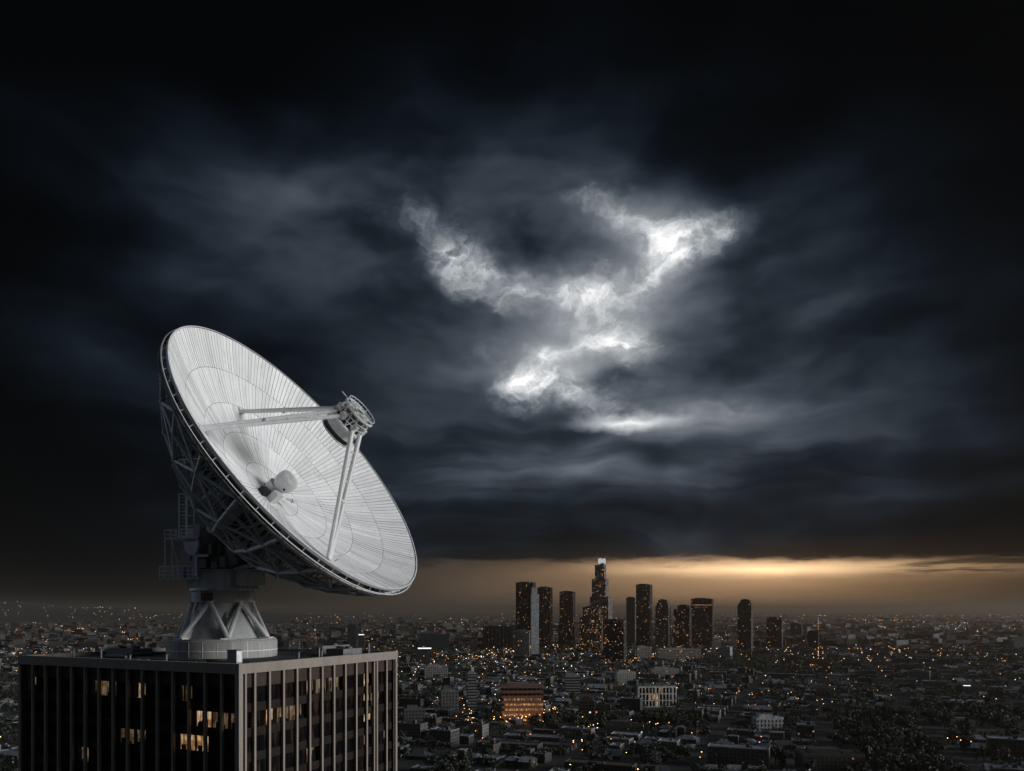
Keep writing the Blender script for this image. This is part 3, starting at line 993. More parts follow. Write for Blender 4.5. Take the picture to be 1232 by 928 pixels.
for i in range(20):
    th = 2 * math.pi * i / 20
    q.tube(dp(2.3, th, 9.95), dp(2.3, th, 10.5), .05, 4)
for i in range(6):
    th = 2 * math.pi * i / 6 + .3
    q.tube(dp(2.25, th, 9.95), dp(.6, th + .5, 10.05), .10, 5)
    q.tube(dp(2.25, th + .35, 9.95), dp(.6, th + .5, 10.05), .08, 5)
q.path([dp(.75, 2 * math.pi * i / 14, 10.05) for i in range(14)], .13, 6, True)
q.path([dp(1.5, 2 * math.pi * i / 24, 10.0) for i in range(24)], .08, 6, True)
q.build('top_ring', M['steel_white'], sub)
for th, r in ((math.radians(112), 2.3), (math.radians(250), 2.3), (math.radians(20), 2.3)):
    q = MB()
    q.tube(dp(r, th, 10.0), dp(r + 1.15, th, 10.0), .06, 5)
    q.build('whip_antenna', M['steel_grey'], sub)
# quadrupod: four legs, each a pair of beams laced together
for ti, th in enumerate((163, 257, 88)):
    a = math.radians(th)
    rf_ = 15.2 if ti != 2 else 12.6
    lg = MB()
    foot = dp(rf_, a, ks(rf_) - .1)
    side = (-Un * math.sin(a) + Vn * math.cos(a))
    f0, f1 = foot - side * .12, foot + side * .12
    sp_ = (.5, .85, .3)[ti]
    t0, t1 = dp(2.3, a, 8.1) - side * sp_, dp(2.3, a, 8.1) + side * sp_
    lo0, lo1 = dp(rf_ - 1.2, a, ks(rf_ - 1.2)), dp(2.4, a, 7.0)
    out = (Un * math.cos(a) + Vn * math.sin(a))
    lr_ = (.27, .33, .25)[ti]
    lg.tube(f0, t0, lr_, 10); lg.tube(f1, t1, lr_, 10)
    for x0 in (.25, .62, .85):
        lg.tube(f0.lerp(t0, x0), f1.lerp(t1, x0), .12, 6)
    lg.box(f0.lerp(t0, .45).lerp(f1.lerp(t1, .45), .5), (.5, .5, .8), ax=(out, side, Wn), bottom=True)
    lg.box(foot + Wn * .15, (.9, .9, .5), ax=(out, side, Wn), bottom=True)
    smooth_angle(lg.build('feed_leg', M['steel_white'], tel))
# pedestal
q = MB()
q.lathe([(7.45, 0), (7.45, 2.35), (7.3, 2.45), (7.3, 2.6), (0.5, 2.6)], (0, 0, 0), XX, YY, ZZ, 72)
smooth_angle(q.build('plinth', M['plinth'], tel))
q = MB()
q.lathe([(7.47, .95), (7.53, .95), (7.53, 1.05), (7.47, 1.05)], (0, 0, 0), XX, YY, ZZ, 72)
for i in range(24):
    a = 2 * math.pi * i / 24
    q.box((7.42 * math.cos(a), 7.42 * math.sin(a), 1.2), (.12, .06, 2.2), ax=(Vector((math.cos(a), math.sin(a), 0)), Vector((-math.sin(a), math.cos(a), 0)), ZZ), bottom=True)
q.build('plinth_band', M['steel_grey'], tel)
q = MB()
q.lathe([(5.2, 2.6), (5.0, 2.9), (3.4, 7.7)], (0, 0, 0), XX, YY, ZZ, 48)
smooth_angle(q.build('pedestal_cone', M['pedestal'], tel))
cam_az = math.atan2(-BY, -BX)
for i in range(6):
    a = cam_az + math.radians(6) + i * math.pi / 3
    v = MB()
    foot = Vector((6.55 * math.cos(a), 6.55 * math.sin(a), 2.75))
    for sgn in (-1, 1):
        at_ = a + sgn * math.radians(31)
        top = Vector((4.0 * math.cos(at_), 4.0 * math.sin(at_), 7.75))
        v.tube(foot, top, .34, 10, .30)
        v.tube(top + Vector((0, 0, -.15)), top + Vector((0, 0, .15)), .45, 10)
    fd = Vector((math.cos(a), math.sin(a), 0)); sd_ = Vector((-math.sin(a), math.cos(a), 0))
    v.box(foot + Vector((0, 0, -.06)), (1.1, 2.0, .18), ax=(fd, sd_, ZZ), bottom=True)
    v.face([foot + fd * .2 + ZZ * .1, Vector((5.1 * math.cos(a), 5.1 * math.sin(a), 2.7)), Vector((3.75 * math.cos(a), 3.75 * math.sin(a), 6.6))])
    smooth_angle(v.build('brace', M['steel_white'], tel))
q = MB()
q.lathe([(3.2, 7.6), (4.15, 7.65), (4.2, 9.2), (4.0, 9.25)], (0, 0, 0), XX, YY, ZZ, 56, capb=True)
smooth_angle(q.build('collar', M['pedestal'], tel))
q = MB()
q.lathe([(4.0, 9.25), (4.45, 9.27), (4.45, 9.62), (3.6, 9.65)], (0, 0, 0), XX, YY, ZZ, 56, capb=True)
for i in range(28):
    a = 2 * math.pi * i / 28
    q.tube((4.3 * math.cos(a), 4.3 * math.sin(a), 9.1), (4.3 * math.cos(a), 4.3 * math.sin(a), 9.75), .09, 6)
q.build('azimuth_ring', M['steel_grey'], tel)
q = MB()
for sgn in (-1, 1):
    q.box(HD * .2 + Un * sgn * 2.2 + ZZ * 8.4, (1.2, .8, 1.0), ax=(HD, Un, ZZ), bottom=True)
q.box(Vector((-.6, -4.25, 8.4)), (1.5, .5, 1.1), bottom=True)
q.build('drive_motor', M['steel_dark'], tel)
# turntable house and yoke (turns with the dish)
UN2 = Vector((Un.x, Un.y, 0))


def hz(a, b_, z):
    return HD * a + UN2 * b_ + ZZ * z


q = MB()
q.box(hz(.2, 0, 10.85), (7.2, 6.6, 2.4), ax=(HD, UN2, ZZ), bottom=True)
q.box(hz(.2, 0, 12.15), (6.6, 6.9, .22), ax=(HD, UN2, ZZ), bottom=True)
q.build('turntable_house', M['pedestal'], tel)
PV = RC - Wn * 16.0
pv = Vector((PV.dot(HD), 0, PV.z))
for sgn in (-1, 1):
    y0, y1 = (2.55, 3.3) if sgn > 0 else (-3.3, -2.55)
    prof_ = [(-1.9, 12.27), (3.2, 12.27), (2.2, 14.2), (pv.x + 1.5, pv.z - .6), (pv.x + 1.0, pv.z + 1.0), (pv.x - .9, pv.z + 1.1), (pv.x - 1.5, pv.z - .4), (-1.2, 14.8)]
    q = MB()
    A = [hz(p[0], y0, p[1]) for p in prof_]; B = [hz(p[0], y1, p[1]) for p in prof_]
    q.face(A); q.face(B[::-1])
    for i in range(len(A)):
        j = (i + 1) % len(A)
        q.face([A[i], B[i], B[j], A[j]])
    q.build('yoke_arm', M['steel_dark'], tel)
q = MB()
q.tube(hz(pv.x, -3.7, pv.z), hz(pv.x, 3.7, pv.z), .55, 20)
q.tube(hz(pv.x, -3.5, pv.z), hz(pv.x, 3.5, pv.z), .8, 20)
q.build('elevation_shaft', M['steel_grey'], tel)
q = MB()   # toothed elevation sector under the hub
n = 18
pts = [(pv.x + 5.6 * math.cos(math.radians(x)), pv.z + 5.6 * math.sin(math.radians(x))) for x in np.linspace(178, 300, n)]
pts = [(pv.x, pv.z)] + pts
A = [hz(p[0], -1.9, p[1]) for p in pts]; B = [hz(p[0], -1.1, p[1]) for p in pts]
q.face(A); q.face(B[::-1])
for i in range(len(A)):
    j = (i + 1) % len(A)
    q.face([A[i], B[i], B[j], A[j]])
q.build('elevation_gear', M['steel_grey'], tel)
q = MB()
q.box(hz(pv.x - 2.5, 0, pv.z - 3.0), (3.0, 4.0, 2.6), ax=(HD, UN2, ZZ), bottom=True)
q.build('counterweight', M['steel_dark'], tel)
q = MB()   # fan-shaped guard plate beside the platform
pts = [(-3.7, 16.1), (-3.5, 15.3), (-3.0, 14.6), (-2.4, 14.2), (-1.9, 14.1), (-1.5, 14.5), (-1.2, 15.2), (-1.0, 16.1)]
A = [hz(p[0], -3.75, p[1]) for p in pts]; B = [hz(p[0], -3.55, p[1]) for p in pts]
q.face(A); q.face(B[::-1])
for i in range(len(A)):
    j = (i + 1) % len(A)
    q.face([A[i], B[i], B[j], A[j]])
q.build('guard_plate', M['steel_grey'], tel)
q = MB()
q.box(hz(-1.5, -3.6, 12.8), (.45, .4, 2.9), ax=(HD, UN2, ZZ), bottom=True)
q.box(hz(-.6, -3.5, 14.1), (2.0, .5, .35), ax=(HD, UN2, ZZ), bottom=True)
q.build('bracket_post', M['steel_grey'], tel)
for (a, b_, z, dx, dy, dz) in ((-.2, -3.7, 13.0, 1.2, .6, 1.2), (1.6, -3.6, 12.8, 1.0, .5, 1.0), (.8, -3.5, 15.0, .6, .4, 1.4), (2.9, -3.4, 13.2, .9, .8, 1.5)):
    q = MB(); q.box(hz(a, b_, z), (dx, dy, dz), ax=(HD, UN2, ZZ), bottom=True); q.build('drive_cabinet', M['roof_metal'], tel)
q = MB()
for k_ in range(6):
    q.path([hz(-.8 + k_ * .5, -3.45, 12.3), hz(-.6 + k_ * .45, -3.42, 14.5), hz(pv.x - .5 + k_ * .2, -3.4, pv.z - 1)], .06, 5)
q.build('cable_loom', M['steel_dark'], tel)
q = MB()
for b_ in (-2, 2):
    q.tube(hz(3.6, b_, 12.2), dp(8.4, math.radians(270 + b_ * 8), kb[1]), .3, 8)
    q.tube(hz(0, b_, 13.5), dp(4.4, math.radians(270 + b_ * 8), kb[0]), .3, 8)
    q.tube(hz(5.8, b_, 12.0), hz(4.6, b_, 9.9), .14, 6)
q.box(hz(4.7, 0, 11.0), (1.6, 4.6, 1.9), ax=(HD, UN2, ZZ), bottom=True)
q.box(hz(4.9, 0, 12.1), (2.6, 5.0, .16), ax=(HD, UN2, ZZ), bottom=True)
q.build('support_bracket', M['steel_grey'], tel)
# access platform behind the dish
pf = bpy.data.objects.new('access_platform', None)
COL.objects.link(pf); pf.parent = tel
for (a, z, l_, b_) in ((-4.2, 11.0, 6.2, 6.2), (-4.3, 16.7, 5.6, 6.0)):
    q = MB()
    q.box(hz(a, -.4, z), (l_, b_, .22), ax=(HD, UN2, ZZ), bottom=True)
    q.build('deck', M['steel_grey'], pf)
q = MB()
for a in (-7.1, -5.9, -1.6):
    for b_ in (-3.4, 2.6):
        q.tube(hz(a, b_, 11.0), hz(a, b_, 16.7), .11, 6)
for b_ in (-3.4, 2.6):
    q.tube(hz(-5.9, b_, 16.6), hz(-4.4, b_, 11.1), .09, 5)
    q.tube(hz(-2.0, b_, 16.6), hz(-3.4, b_, 13.2), .09, 5)
q.build('platform_post', M['steel_grey'], pf)
q = MB()
for z in (11.55, 12.1, 12.7):
    q.path([hz(-7.9, -3.6, z), hz(-1.3, -3.6, z)], .05, 5)
    q.path([hz(-7.9, -3.6, z), hz(-7.9, 2.7, z), hz(-1.3, 2.7, z)], .05, 5)
for i in range(9):
    a = -7.9 + i * .82
    for b_ in (-3.6, 2.7):
        q.tube(hz(a, b_, 11.0), hz(a, b_, 12.7), .045, 5)
q.box(hz(-7.5, -.4, 10.98), (.8, 6.2, .12), ax=(HD, UN2, ZZ), bottom=True)
q.build('railing', M['steel_grey'], pf)
q = MB()
for z in (17.3, 17.9):
    q.path([hz(-7.2, -3.4, z), hz(-2.2, -3.4, z)], .045, 5)
    q.path([hz(-7.2, -3.4, z), hz(-7.2, 2.6, z), hz(-2.2, 2.6, z)], .045, 5)
for i in range(6):
    for b_ in (-3.4, 2.6):
        q.tube(hz(-7.2 + i, b_, 16.8), hz(-7.2 + i, b_, 17.9), .045, 5)
q.build('railing', M['steel_grey'], pf)
for (a, b_, z, dx, dy, dz) in ((-3.4, -1.8, 12.2, 1.6, 1.4, 2.2), (-5.2, -2.2, 12.0, 1.3, 1.2, 1.8), (-4.3, -1.9, 14.4, 1.5, 1.3, 1.7), (-2.3, -2.4, 14.2, 1.2, 1.0, 1.5), (-5.3, .6, 14.6, 1.5, 1.5, 1.5), (-2.4, -1.9, 15.2, 1.4, .9, 1.6), (-3.6, .8, 17.5, 1.6, 1.6, 1.4), (-2.0, -2.6, 17.7, 1.1, 1.0, 1.8)):
    q = MB()
    q.box(hz(a, b_, z), (dx, dy, dz), ax=(HD, UN2, ZZ), bottom=True)
    q.build('machine_cabinet', M['pedestal'], pf)
q = MB()
for (a, b_) in ((-5.7, -2.2), (-4.3, -2.2), (-5.7, -.8), (-4.3, -.8)):
    q.tube(hz(a, b_, 16.8), hz(a, b_, 23.2), .08, 5)
for i in range(13):
    z = 17.1 + i * .5
    q.tube(hz(-5.7, -2.2, z), hz(-4.3, -2.2, z), .04, 4)
    if i % 3 == 0:
        q.path([hz(-5.7, -2.2, z), hz(-4.3, -2.2, z), hz(-4.3, -.8, z), hz(-5.7, -.8, z)], .06, 4, True)
q.build('ladder_tower', M['steel_grey'], pf)

# ------------------------------------------------------------------ downtown towers, each placed on the ground
LM = []          # landmarks: (screen x, screen y of the base, phrase used in the labels of its neighbours)
FOOT = []        # occupied footprints (x, y, radius)
GDARK, GGREY = (.016, .016, .018), (.13, .13, .13)
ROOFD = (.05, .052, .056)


def skyscraper(name, label, tiers, ybase, col, lit, yaw=-18, ratio=.8, depth=None, mat='fac_tower', phrase=None, top=True, cat='skyscraper', group=None, roofcol=None, extra=None):
    """tiers = list of (px0, px1, ytop) from the bottom tier up, in photo pixels"""
    y = depth or CAMZ * F / (ybase - HY)
    px0, px1, _ = tiers[0]
    xc = ((px0 + px1) / 2 - CX) / F * y
    cyaw = math.radians(yaw)
    bear = math.atan2(xc, y)
    eff = cyaw + bear
    wp = (px1 - px0) / F * y
    k = abs(math.cos(eff)) + ratio * abs(math.sin(eff))
    Wd = wp / k
    Dp = Wd * ratio
    yc = y + (abs(math.cos(eff)) * Dp + abs(math.sin(eff)) * Wd) / 2
    xc *= yc / y
    o = thing(name, label, cat, (xc, yc, 0), cyaw, group)
    mats = [M[mat], M['roof']]
    z0 = 0
    lit *= .55
    uo = rng.randint(0, 900) * 1.7
    for i, (a, b_, yt) in enumerate(tiers):
        zt = CAMZ - (yt - HY) * yc / F
        fw = (b_ - a) / (px1 - px0)
        cx_ = ((a + b_) / 2 - (px0 + px1) / 2) / F * yc
        q = MB()
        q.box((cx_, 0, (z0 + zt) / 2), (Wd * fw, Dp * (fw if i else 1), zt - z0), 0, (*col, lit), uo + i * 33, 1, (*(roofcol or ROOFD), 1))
        q.build('tower_shaft' if zt > 60 else 'wall', mats, o)
        if i == len(tiers) - 1 and top:
            q = MB()
            q.box((cx_ - Wd * fw * .1, Dp * .05, zt + 2), (Wd * fw * .5, Dp * fw * .5, 4), 0, (*col, 0), 0)
            q.box((cx_ + Wd * fw * .28, -Dp * .1, zt + 1.2), (Wd * fw * .18, Dp * fw * .2, 2.4), 0, (*col, 0), 0)
            q.build('rooftop_plant', [M['roof']], o)
            q = MB()
            hw, hd = Wd * fw / 2, Dp * (fw if i else 1) / 2
            for (xx, yy, lx, ly) in ((0, -hd + .35, 2 * hw - .02, .7), (0, hd - .35, 2 * hw - .02, .7), (-hw + .35, 0, .7, 2 * hd - 1.42), (hw - .35, 0, .7, 2 * hd - 1.42)):
                q.box((cx_ + xx, yy, zt + .7), (lx, ly, 1.4), 0, (*[c * 1.2 for c in col], 0))
            q.build('parapet', [M['roof']], o)
        z0 = zt
    if extra:
        extra(o, Wd, Dp, yc)
    LM.append(((px0 + px1) / 2, ybase, phrase or label))
    FOOT.append((xc, yc, max(Wd, Dp) * .62))
    return o


def zy(py, d):
    return CAMZ - (py - HY) * d / F


def strip(name, mat, px0, px1, py0, py1, off=.3):
    """extra: a lit or coloured strip on the front of a tower"""
    def fn(o, Wd, Dp, d):
        c = -o.rotation_euler.z
        q = MB()
        za, zb = zy(py1, d), zy(py0, d)
        x0, x1 = px0 * Wd, px1 * Wd
        q.box(((x0 + x1) / 2, -Dp / 2 - off / 2, (za + zb) / 2), (x1 - x0, off, zb - za), 0, (1, 1, 1, 1), bottom=True)
        q.build(name, M[mat], o)
    return fn


def many(*fns):
    def fn(*a):
        for f_ in fns: f_(*a)
    return fn


def crown(o, Wd, Dp, d):
    za, zb = zy(680, d), zy(673.5, d)
    for i in range(7):
        q = MB()
        a = math.pi * 2 * i / 7
        q.box((Wd * .04 + Wd * .155 * math.cos(a), Dp * .155 * math.sin(a), (za + zb) / 2 + 4), (Wd * .085, Dp * .085, (zb - za) * (1.0 if i % 2 else .75)), bottom=True)
        q.build('crown_panel', M['lit_crown'], o)
    q = MB()
    q.lathe([(Wd * .12, za), (Wd * .12, za + 7)], (Wd * .04, 0, 0), XX, YY, ZZ, 16, capb=True, col=(.05, .05, .05, 1))
    q.build('crown_core', [M['roof']], o)


FT = {}
skyscraper('skyscraper', 'tall black slab tower, leftmost of the skyline towers, with a pale column at its right', [(620.5, 645, 701.5)], 782, GDARK, .10, yaw=-14, phrase='the leftmost black slab tower')
skyscraper('skyscraper', 'slim pale grey column tower pressed between the two black slab towers', [(638.5, 648.5, 715), (639.5, 645.5, 707)], 794, (.42, .43, .44), .0, yaw=3, ratio=.9, mat='roof', phrase='the slim pale column tower', top=False)
skyscraper('skyscraper', 'black slab tower just right of the slim pale column tower', [(646.5, 665, 707.5)], 783, GDARK, .12, yaw=-16, phrase='the second black slab tower')
skyscraper('skyscraper', 'dark flat-topped tower standing alone between the black slabs and the tallest tower', [(672, 695, 749), (673, 692.5, 712.5)], 779, GDARK, .13, yaw=-18, phrase='the lone dark flat-topped tower')
skyscraper('skyscraper', 'tallest skyscraper, grey and stepped, with a glowing white crown', [(709.5, 737, 718), (712, 732.5, 697), (715.6, 729.5, 680)], 784, (.15, .15, .155), .20, yaw=-20, ratio=1.0, phrase='the tallest crowned tower', top=False, extra=crown, mat='fac_fine')
skyscraper('skyscraper', 'mid-height tower with rows of amber windows at the foot of the tallest tower', [(697.5, 726, 743), (701, 723, 731)], 786, (.04, .035, .03), .42, yaw=-12, phrase='the amber-windowed mid-height tower')
skyscraper('skyscraper', 'wide dark block speckled with amber windows in front of the tallest tower', [(725.5, 754, 747)], 799, GDARK, .24, yaw=-18, phrase='the wide amber-speckled dark block')
skyscraper('skyscraper', 'plain grey tower half hidden behind the tall dark tower with the bright edge', [(753.5, 766, 719.5)], 779, GGREY, .04, yaw=-22, ratio=.8, phrase='the plain grey tower', mat='fac_fine', depth=2950)
skyscraper('skyscraper', 'tall dark tower with a bright right edge, second in height of the skyline', [(765.2, 785, 704)], 780, GDARK, .10, yaw=-24, ratio=.8, phrase='the bright-edged tall tower', extra=strip('top_band', 'roof_metal', -.42, .42, 705, 708))
skyscraper('skyscraper', 'grey tower with a stepped rounded top between two dark towers', [(788.5, 807, 729), (790, 806, 725.5), (792, 804, 722.5)], 782, (.10, .10, .10), .14, yaw=-22, ratio=.95, phrase='the rounded-top tower', mat='fac_fine')
skyscraper('skyscraper', 'dark stepped tower pressed against the left side of the lit-band tower', [(810.5, 832, 733), (815, 831, 729)], 782, GDARK, .22, yaw=-22, phrase='the dark stepped tower')
skyscraper('skyscraper', 'broad dark tower with one lit line just below its roof', [(831.5, 858.5, 721)], 781, (.035, .032, .03), .14, yaw=-18, phrase='the lit-band tower', extra=strip('lit_band', 'lit_floor', -.48, .48, 727.6, 728.6))
skyscraper('skyscraper', 'dark tower with a chamfered top standing apart right of the main skyline', [(887.5, 906, 728), (889, 905, 725), (891, 903.5, 722.5)], 786, (.07, .062, .055), .12, yaw=-26, ratio=.9, phrase='the chamfered-top tower', mat='fac_fine')
skyscraper('skyscraper', 'short square hazy tower right of the chamfered-top tower', [(922.5, 941.5, 744)], 782, (.06, .055, .05), .10, yaw=-24, phrase='the short square tower', mat='fac_fine')
skyscraper('skyscraper', 'pale hazy block tower, second from the right end of the skyline', [(951, 965, 750.5)], 776, (.10, .09, .08), .05, yaw=-24, phrase='the pale hazy block tower', mat='fac_fine', depth=3400)
skyscraper('skyscraper', 'small brown block tower at the right end of the skyline', [(972.5, 985, 760)], 783, (.05, .035, .028), .06, yaw=-26, phrase='the small brown end tower', mat='fac_fine')
skyscraper('office_block', 'black low block with pale vertical stripes left of the leftmost slab tower', [(581, 618.5, 754.5)], 783, (.02, .02, .022), .03, yaw=-4, ratio=.5, phrase='the striped black block', cat='office block',
           extra=lambda o, Wd, Dp, d: [(lambda q: (q.box((-Wd / 2 + Wd * (i + .5) / 8, -Dp / 2 - .4, zy(755.5, d) / 2), (1.1, .8, zy(755.5, d)), 0, (.16, .16, .17, 1)), q.build('stripe_fin', [M['roof']], o)))(MB()) for i in range(8)])
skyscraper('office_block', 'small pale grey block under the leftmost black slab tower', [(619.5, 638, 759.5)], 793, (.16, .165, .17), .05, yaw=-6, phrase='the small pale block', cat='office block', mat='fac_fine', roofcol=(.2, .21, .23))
# towers seen over the roof of the office tower, far left
skyscraper('office_block', 'narrow black tower far off beyond the roof edge left of centre', [(418, 428.5, 752)], 783, (.012, .012, .014), .0, yaw=12, phrase='the narrow black far tower', cat='office block')
skyscraper('office_block', 'dim tower with a white lit top beside the narrow black far tower', [(431.5, 438.5, 764)], 784, (.03, .03, .03), .05, yaw=6, phrase='the white-topped far tower', cat='office block', extra=strip('lit_band', 'lit_sign', -.5, .5, 763.2, 764.2))
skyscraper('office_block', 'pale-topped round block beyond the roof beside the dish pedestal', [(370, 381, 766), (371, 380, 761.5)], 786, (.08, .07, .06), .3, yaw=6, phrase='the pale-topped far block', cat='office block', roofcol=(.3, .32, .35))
skyscraper('office_block', 'low pale framed block far beyond the roof right of the dish pedestal', [(348, 361, 772)], 788, (.14, .14, .14), .1, yaw=6, phrase='the low framed far block', cat='office block')
# mid-ground blocks
mid = [
    ('apartment_block', 'dark tower block with white horizontal floor bands left of the orange-lit building', [(561, 573.5, 811)], 853, (.13, .135, .14), .01, 16, .7, 'fac_band', 'the white-banded slim block'),
    ('apartment_block', 'grey block with a pale grid of frames left of the white-banded block', [(528.5, 552, 831.5)], 857, (.09, .088, .085), .02, 14, .6, 'fac_arch', 'the grid-framed block'),
    ('apartment_block', 'pale colonnaded block right of the office tower corner with amber lamps below', [(510, 539, 802)], 819, (.20, .20, .20), .04, 10, .5, 'fac_arch', 'the colonnaded block'),
    ('apartment_block', 'brown block of vertical window bays right of the orange-lit building', [(697, 716, 843), (700, 714, 842)], 867, (.07, .058, .048), .05, -10, .6, 'fac_fine', 'the brown bay block'),
    ('apartment_block', 'lower brown wing with vertical bays at the right of the brown bay block', [(717, 735, 849)], 867, (.07, .06, .05), .04, -10, .6, 'fac_fine', 'the lower brown wing'),
    ('apartment_block', 'grey block of banded floors right of the orange-lit building and behind it', [(679, 698, 813)], 840, (.20, .205, .21), .05, 4, .6, 'fac_band', 'the grey banded block'),
    ('office_block', 'blank pale block with a flat roof behind the white arcaded building', [(739, 765, 809)], 826, (.34, .33, .31), .01, 5, .6, 'fac_house', 'the blank pale block'),
    ('hall', 'long pale hall with a shallow roof behind the white arcaded building', [(780, 817, 805)], 817, (.26, .25, .23), .03, 4, .5, 'fac_house', 'the long pale hall'),
    ('office_block', 'cream office block with lit lower floors left of the lit-band tower base', [(764, 784, 779)], 797, (.27, .26, .24), .22, 4, .6, 'fac_fine', 'the cream office block'),
    ('hall', 'very long pale building with amber lights below the rounded-top tower', [(789, 843, 781.5)], 797, (.24, .23, .21), .16, 3, .35, 'fac_fine', 'the very long pale building'),
    ('office_block', 'pale white-faced block catching light below the broad lit-band tower', [(866, 881, 779)], 793, (.34, .34, .33), .0, -30, .9, 'fac_house', 'the white-faced block'),
    ('apartment_block', 'white two-storey block with a grid of windows low in the right half', [(905, 942, 864)], 881, (.36, .36, .36), .05, 5, .45, 'fac_arch', 'the white window-grid block'),
    ('office_block', 'plain brown-grey block among trees right of the white window-grid block', [(976, 1003, 827)], 838, (.12, .108, .095), .0, -10, .5, 'fac_house', 'the plain brown-grey block'),
    ('warehouse', 'wide dark warehouse at the bottom edge with amber lights by its wall', [(957, 1038, 906)], 931, (.05, .048, .046), .04, -4, .5, 'fac_house', 'the wide dark warehouse'),
    ('office_block', 'plain grey block close to the right corner of the office tower', [(485, 512, 853)], 875, (.07, .07, .072), .03, 12, .7, 'fac_fine', 'the stepped grey block'),
    ('office_block', 'dark wide block with a white lit sign strip beyond the office tower corner', [(500, 518, 779), (503, 540, 764)], 800, (.018, .018, .02), .04, 8, .6, 'fac_fine', 'the sign-strip block'),
    ('office_block', 'dark low block with a domed end behind the sign-strip block', [(566, 574, 771)], 785, (.03, .03, .032), .02, 4, .8, 'fac_fine', 'the small dark block'),
    ('office_block', 'broad grey block with lit rows of windows below the chamfered-top tower', [(938, 962, 790)], 803, (.10, .095, .09), .3, -14, .5, 'fac_fine', 'the broad lit-row block'),
    ('office_block', 'long framed block with many small lights right of the broad lit-row block', [(965, 1000, 795)], 809, (.09, .085, .08), .35, -14, .4, 'fac_arch', 'the long framed block'),
    ('warehouse', 'pale wedge-fronted hall alone in the dark right part of the city', [(1096, 1118, 808)], 821, (.20, .19, .18), .0, -30, .9, 'fac_house', 'the pale wedge hall'),
    ('warehouse', 'long blue-grey shed with a bright strip light near the right edge', [(1147, 1180, 825)], 835, (.13, .135, .145), .1, -12, .5, 'fac_house', 'the bright strip shed'),
    ('warehouse', 'broad pale-walled shed low at the right beside a lit gap', [(1145, 1172, 868)], 881, (.17, .175, .185), .02, -10, .7, 'fac_house', 'the pale-walled shed'),
    ('office_block', 'pale narrow block among trees right of the white window-grid block', [(972, 984, 850)], 861, (.17, .165, .155), .0, -20, .8, 'fac_house', 'the pale narrow block'),
    ('warehouse', 'low dark hall with a long roof over amber doors below the brown blocks', [(728, 774, 872)], 886, (.06, .055, .05), .2, -8, .6, 'fac_house', 'the amber-door hall'),
]
for (nm, lab, tiers, yb, col, lit, yaw, ratio, mt, ph) in mid:
    ex = None
    if 'sign-strip' in ph:
        ex = strip('sign_strip', 'lit_sign', -.35, .55, 779.0, 780.6)
    if 'bright strip' in ph:
        ex = strip('sign_strip', 'lit_sign', -.3, .05, 824.0, 824.8)
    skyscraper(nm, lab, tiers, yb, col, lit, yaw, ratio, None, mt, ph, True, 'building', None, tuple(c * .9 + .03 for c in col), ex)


# the white arcaded building: two tall storeys of windows, recessed
def arcade():
    px0, px1, yt, yb = 767, 813, 826, 851
    y = CAMZ * F / (yb - HY)
    xc = ((px0 + px1) / 2 - CX) / F * y
    Wd = (px1 - px0) / F * y
    h = CAMZ - (yt - HY) * y / F
    Dp = Wd * .5
    o = thing('civic_building', 'white civic building with tall arched windows in the middle of the city', 'civic building', (xc, y + Dp / 2, 0), math.radians(5))
    q = MB()
    q.box((0, .6, h / 2), (Wd, Dp - 1.2, h), 0, (.05, .05, .055, 1), 0, 1, (.16, .17, .19, 1))
    q.build('wall', [M['roof'], M['roof']], o)
    n = 11
    q = MB()
    wc = (.56, .545, .50, 1)
    yy = -Dp / 2 + .4
    for i in range(n + 1):
        x = -Wd / 2 + Wd * i / n
        q.box((x, yy, h / 2), (1.5 if i % 5 else 2.6, .9, h), 0, wc, bottom=True)
    for z, tk in ((h - .9, 1.8), (h * .64, 1.5), (h * .32, 1.1), (.6, 1.2)):
        q.box((0, yy - .05, z), (Wd + .6, 1.1, tk), 0, wc, bottom=True)
    q.box((Wd / 2 - .4, 0, h / 2), (.9, Dp - 1, h), 0, wc, bottom=True)
    q.build('stone_front', [M['roof']], o)
    for i in range(n):
        x = -Wd / 2 + Wd * (i + .5) / n
        for z, zz in ((h * .48, h * .26), (h * .8, h * .26), (h * .16, h * .22)):
            lit_ = rng.random() < (.45 if z < h * .6 and 2 < i < 8 else .06)
            q = MB()
            q.box((x, yy + .25, z), (Wd / n * .5, .2, zz), 0, (.02, .022, .03, 1), bottom=True)
            q.build('window', M['lit_floor'] if lit_ else M['glass_dark'], o)
    q = MB()
    q.box((-Wd * .2, 1, h + 1.2), (Wd * .2, Dp * .4, 2.4), 0, (.15, .15, .15, 1))
    q.box((Wd * .25, 1, h + .9), (Wd * .1, Dp * .3, 1.8), 0, (.15, .15, .15, 1))
    q.build('rooftop_plant', [M['roof']], o)
    LM.append(((px0 + px1) / 2, yb, 'the white civic building'))
    FOOT.append((xc, y + Dp / 2, Wd * .55))


arcade()


